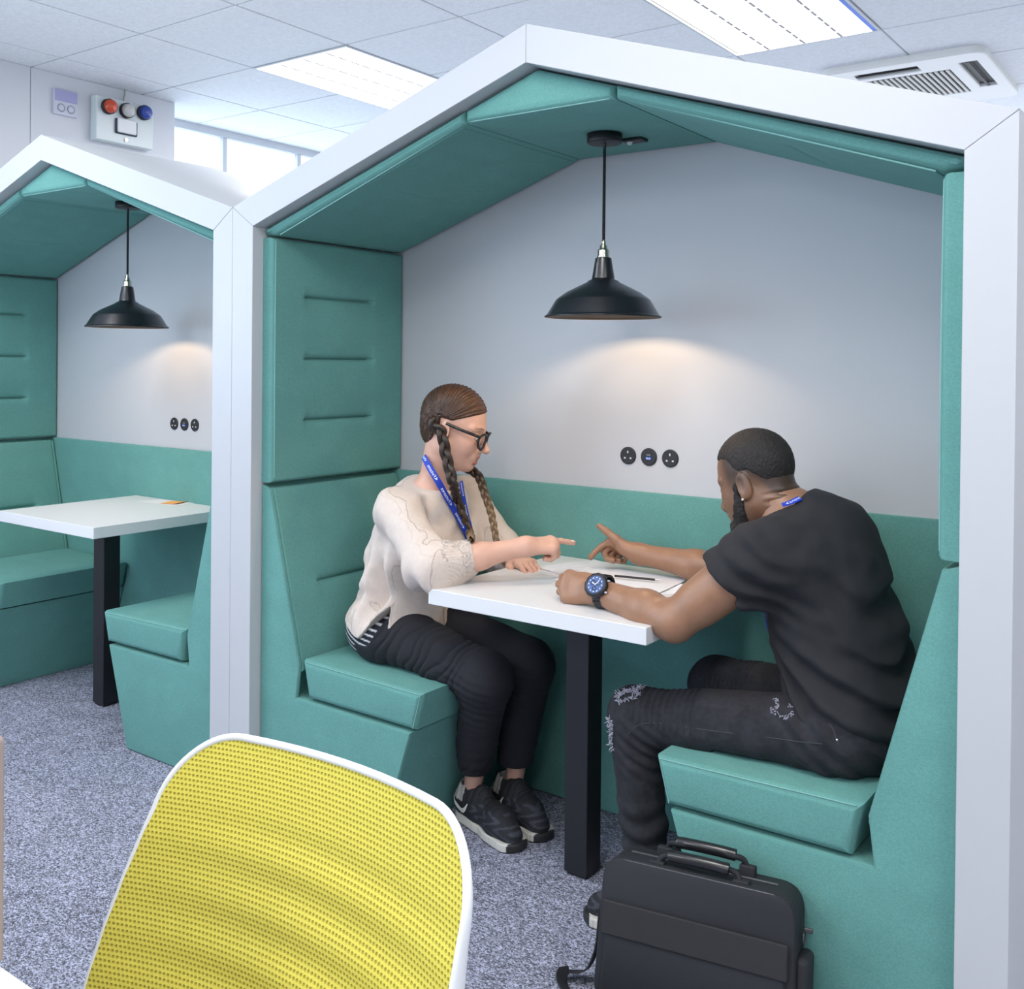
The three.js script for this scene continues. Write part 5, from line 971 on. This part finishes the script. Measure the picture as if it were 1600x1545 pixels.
  const jm = mesh('jeans', skin(jeans, [1.18, 0.065, -0.58], [1.96, 0.64, -0.07], 0.0040, worn), std({ vertexColors: true, bumpMap: denimBump, bumpScale: 0.0003, roughness: 0.9 }), t); jm.userData.label = 'black jeans with ribbed knee panels and frayed rips';
  const rnd = seeded(44), threadMat = std({ color: new THREE.Color().setRGB(0.42, 0.42, 0.50), roughness: 0.95 });
  // frayed edges: bunches of short pale threads along the rips, found on the denim by line of sight
  const fray = (pts, n, len, label) => {
    const c = new THREE.CatmullRomCurve3(pts.map(([u, v]) => new THREE.Vector3(u, v, 0))), gs = [];
    for (let i = 0; i < n; i++) { const q = c.getPoint(rnd()), [p, nn] = sight(jeans, q.x + (rnd() - 0.5) * 5, q.y + (rnd() - 0.5) * 5, 0.1, -0.5, 0.0006), d = unit([rnd() - 0.5, rnd() - 0.5, rnd() - 0.5]), e = add(add(p, d, len * (0.4 + rnd())), nn, 0.002), m = add(lerp(p, e, 0.5), nn, 0.002); gs.push(tube([p, m, e], 0.0006 + rnd() * 0.0006, false, 5, 4)); }
    mesh('frayed_threads', gs, threadMat, jm).userData.label = label;
  };
  fray([[962, 1092], [975, 1082], [990, 1080], [1003, 1074]], 150, 0.008, 'pale frayed threads above the knee');
  fray([[964, 1097], [975, 1096], [990, 1090], [1000, 1082]], 70, 0.007, 'pale frayed threads above the knee');
  fray([[952, 1122], [956, 1138], [955, 1155], [957, 1172]], 120, 0.008, 'pale frayed threads below the knee');
  fray([[1212, 1092], [1216, 1104], [1206, 1110], [1220, 1118]], 40, 0.005, 'pale frayed threads on the thigh');
  fray([[1220, 1119], [1232, 1121], [1238, 1112], [1234, 1100]], 36, 0.005, 'pale frayed threads on the thigh');
  // seams
  const seam = pts => mesh('seam', tube(pts.map(([u, v]) => sight(jeans, u, v, 0.1, -0.5, 0.0004)[0]), 0.0009, false, 60, 5), std({ color: new THREE.Color().setRGB(0.06, 0.06, 0.075), roughness: 0.9 }), jm);
  seam([[980, 1148], [1000, 1132], [1030, 1130], [1080, 1137], [1140, 1145], [1200, 1152], [1260, 1160], [1310, 1164]]);
  seam([[1230, 1202], [1265, 1205], [1300, 1207], [1330, 1202]]);
  seam([[1290, 1125], [1302, 1140], [1308, 1160], [1322, 1180]]);
  mesh('rivet', new THREE.SphereGeometry(0.0035, 12, 8).translate(...sight(jeans, 1308, 1156, 0.1, -0.5, 0)[0]), steel, jm);
  shoe(t, [1.445, 0, -0.205], [1.213, 0, -0.068], ankL, false);
  shoe(t, [1.50, 0, -0.475], [1.235, 0, -0.455], ankR, false);

  // wristwatch on the left wrist
  const wt = new THREE.Group(); wt.name = 'wristwatch'; wt.userData.label = 'chunky black wristwatch with a pale dial'; t.add(wt);
  const [HF_, HU, HS_] = handL.axes, wc = add(wrL, HF_, -0.018), mBasis = new THREE.Matrix4().makeBasis(new THREE.Vector3(...HS_), new THREE.Vector3(...HU), new THREE.Vector3(...cross(HS_, HU))); mBasis.setPosition(...wc);
  const strap = new THREE.Shape(); strap.absellipse(0, 0, 0.0405, 0.0365, 0, 2 * PI); const inner = new THREE.Path(); inner.absellipse(0, 0, 0.0365, 0.0325, 0, 2 * PI, true); strap.holes.push(inner);
  const rubber = std({ color: new THREE.Color().setRGB(0.012, 0.013, 0.02), roughness: 0.4 });
  mesh('strap', toCreasedNormals(new THREE.ExtrudeGeometry(strap, { depth: 0.018, bevelEnabled: true, bevelSize: 0.001, bevelThickness: 0.002, curveSegments: 32 }).translate(0, 0, -0.009), 0.6).applyMatrix4(mBasis), rubber, wt);
  for (let i = -3; i <= 3; i++) if (i) { const a = PI / 2 + i * 0.22 + Math.sign(i) * 0.28; mesh('strap_link', new THREE.BoxGeometry(0.005, 0.004, 0.022).rotateZ(a - PI / 2).translate(0.0412 * cos(a), 0.0372 * sin(a), 0).applyMatrix4(mBasis), rubber, wt); }
  const put = g => g.scale(1.15, 1, 1.15).translate(0, 0.0365, 0).applyMatrix4(mBasis);
  mesh('case', put(lathe([[0.0001, 0], [0.022, 0], [0.0265, 0.003], [0.0265, 0.010], [0.023, 0.0135], [0.0195, 0.014], [0.0185, 0.0115], [0.0001, 0.0115]].reverse().map(q => q).reverse(), 12)), rubber, wt);
  const cv = document.createElement('canvas'); cv.width = cv.height = 128; const c = cv.getContext('2d'); c.fillStyle = '#50679a'; c.fillRect(0, 0, 128, 128); c.strokeStyle = '#1b2338'; c.lineWidth = 7; for (const [x, y, r] of [[44, 52, 16], [86, 52, 16], [64, 92, 14]]) { c.beginPath(); c.arc(x, y, r, 0, 7); c.stroke(); } c.fillStyle = '#e6eefb'; for (let i = 0; i < 12; i++) { const a = i / 12 * 6.283; c.fillRect(60 + 52 * Math.cos(a), 60 + 52 * Math.sin(a), 8, 8); } c.strokeStyle = '#f4f7ff'; c.lineWidth = 6; c.beginPath(); c.moveTo(64, 64); c.lineTo(90, 30); c.moveTo(64, 64); c.lineTo(34, 50); c.stroke();
  const dialMap = new THREE.CanvasTexture(cv); dialMap.colorSpace = THREE.SRGBColorSpace;
  mesh('dial', put(new THREE.CylinderGeometry(0.0185, 0.0185, 0.002, 32).translate(0, 0.0118, 0)), std({ map: dialMap, roughness: 0.25 }), wt);
  for (const q of [-1, 1]) mesh('button', put(new THREE.CylinderGeometry(0.0026, 0.0026, 0.006, 12).rotateX(PI / 2).translate(q * 0.012, 0.006, 0.026)), steel, wt);

  // lanyard: round the neck and hanging to a clip at the lap
  const drape = blend(0.05, (x, y, z) => torso(x, y, z) - 0.014, neck);
  const band = (px, off) => { const q = px.map(([u, v, z]) => z === undefined ? sight(drape, u, v, 0.05, -0.5, off) : [at(u, v, 'z', z), [-0.6, 0.1, 0.8]]); return bandOn(q.map(p => p[0]), q.map(p => p[1]), 0.017, 0.0015, 0.07); };
  mesh('lanyard_strap', band([[1222, 789], [1232, 786], [1242, 782], [1250, 778]], 0.004), lanyardMat, t).userData.label = 'blue lanyard strap with white lettering';
  mesh('lanyard_strap', band([[1192, 905, -0.20], [1196, 950, -0.21], [1203, 985, -0.215], [1214, 1010, -0.215], [1222, 1030, -0.21], [1226, 1036, -0.21]], 0.004), lanyardMat, t).userData.label = 'blue lanyard strap with white lettering';
  mesh('lanyard_clip', [tube([at(1226, 1036, 'z', -0.208), at(1231, 1043, 'z', -0.208), at(1237, 1048, 'z', -0.208)], 0.0035, false, 12, 8), tube([at(1237, 1048, 'z', -0.208), at(1244, 1058, 'z', -0.205), at(1251, 1068, 'z', -0.202)], 0.0028, false, 12, 8)], steel, t);
}

renderer.render(scene, camera);
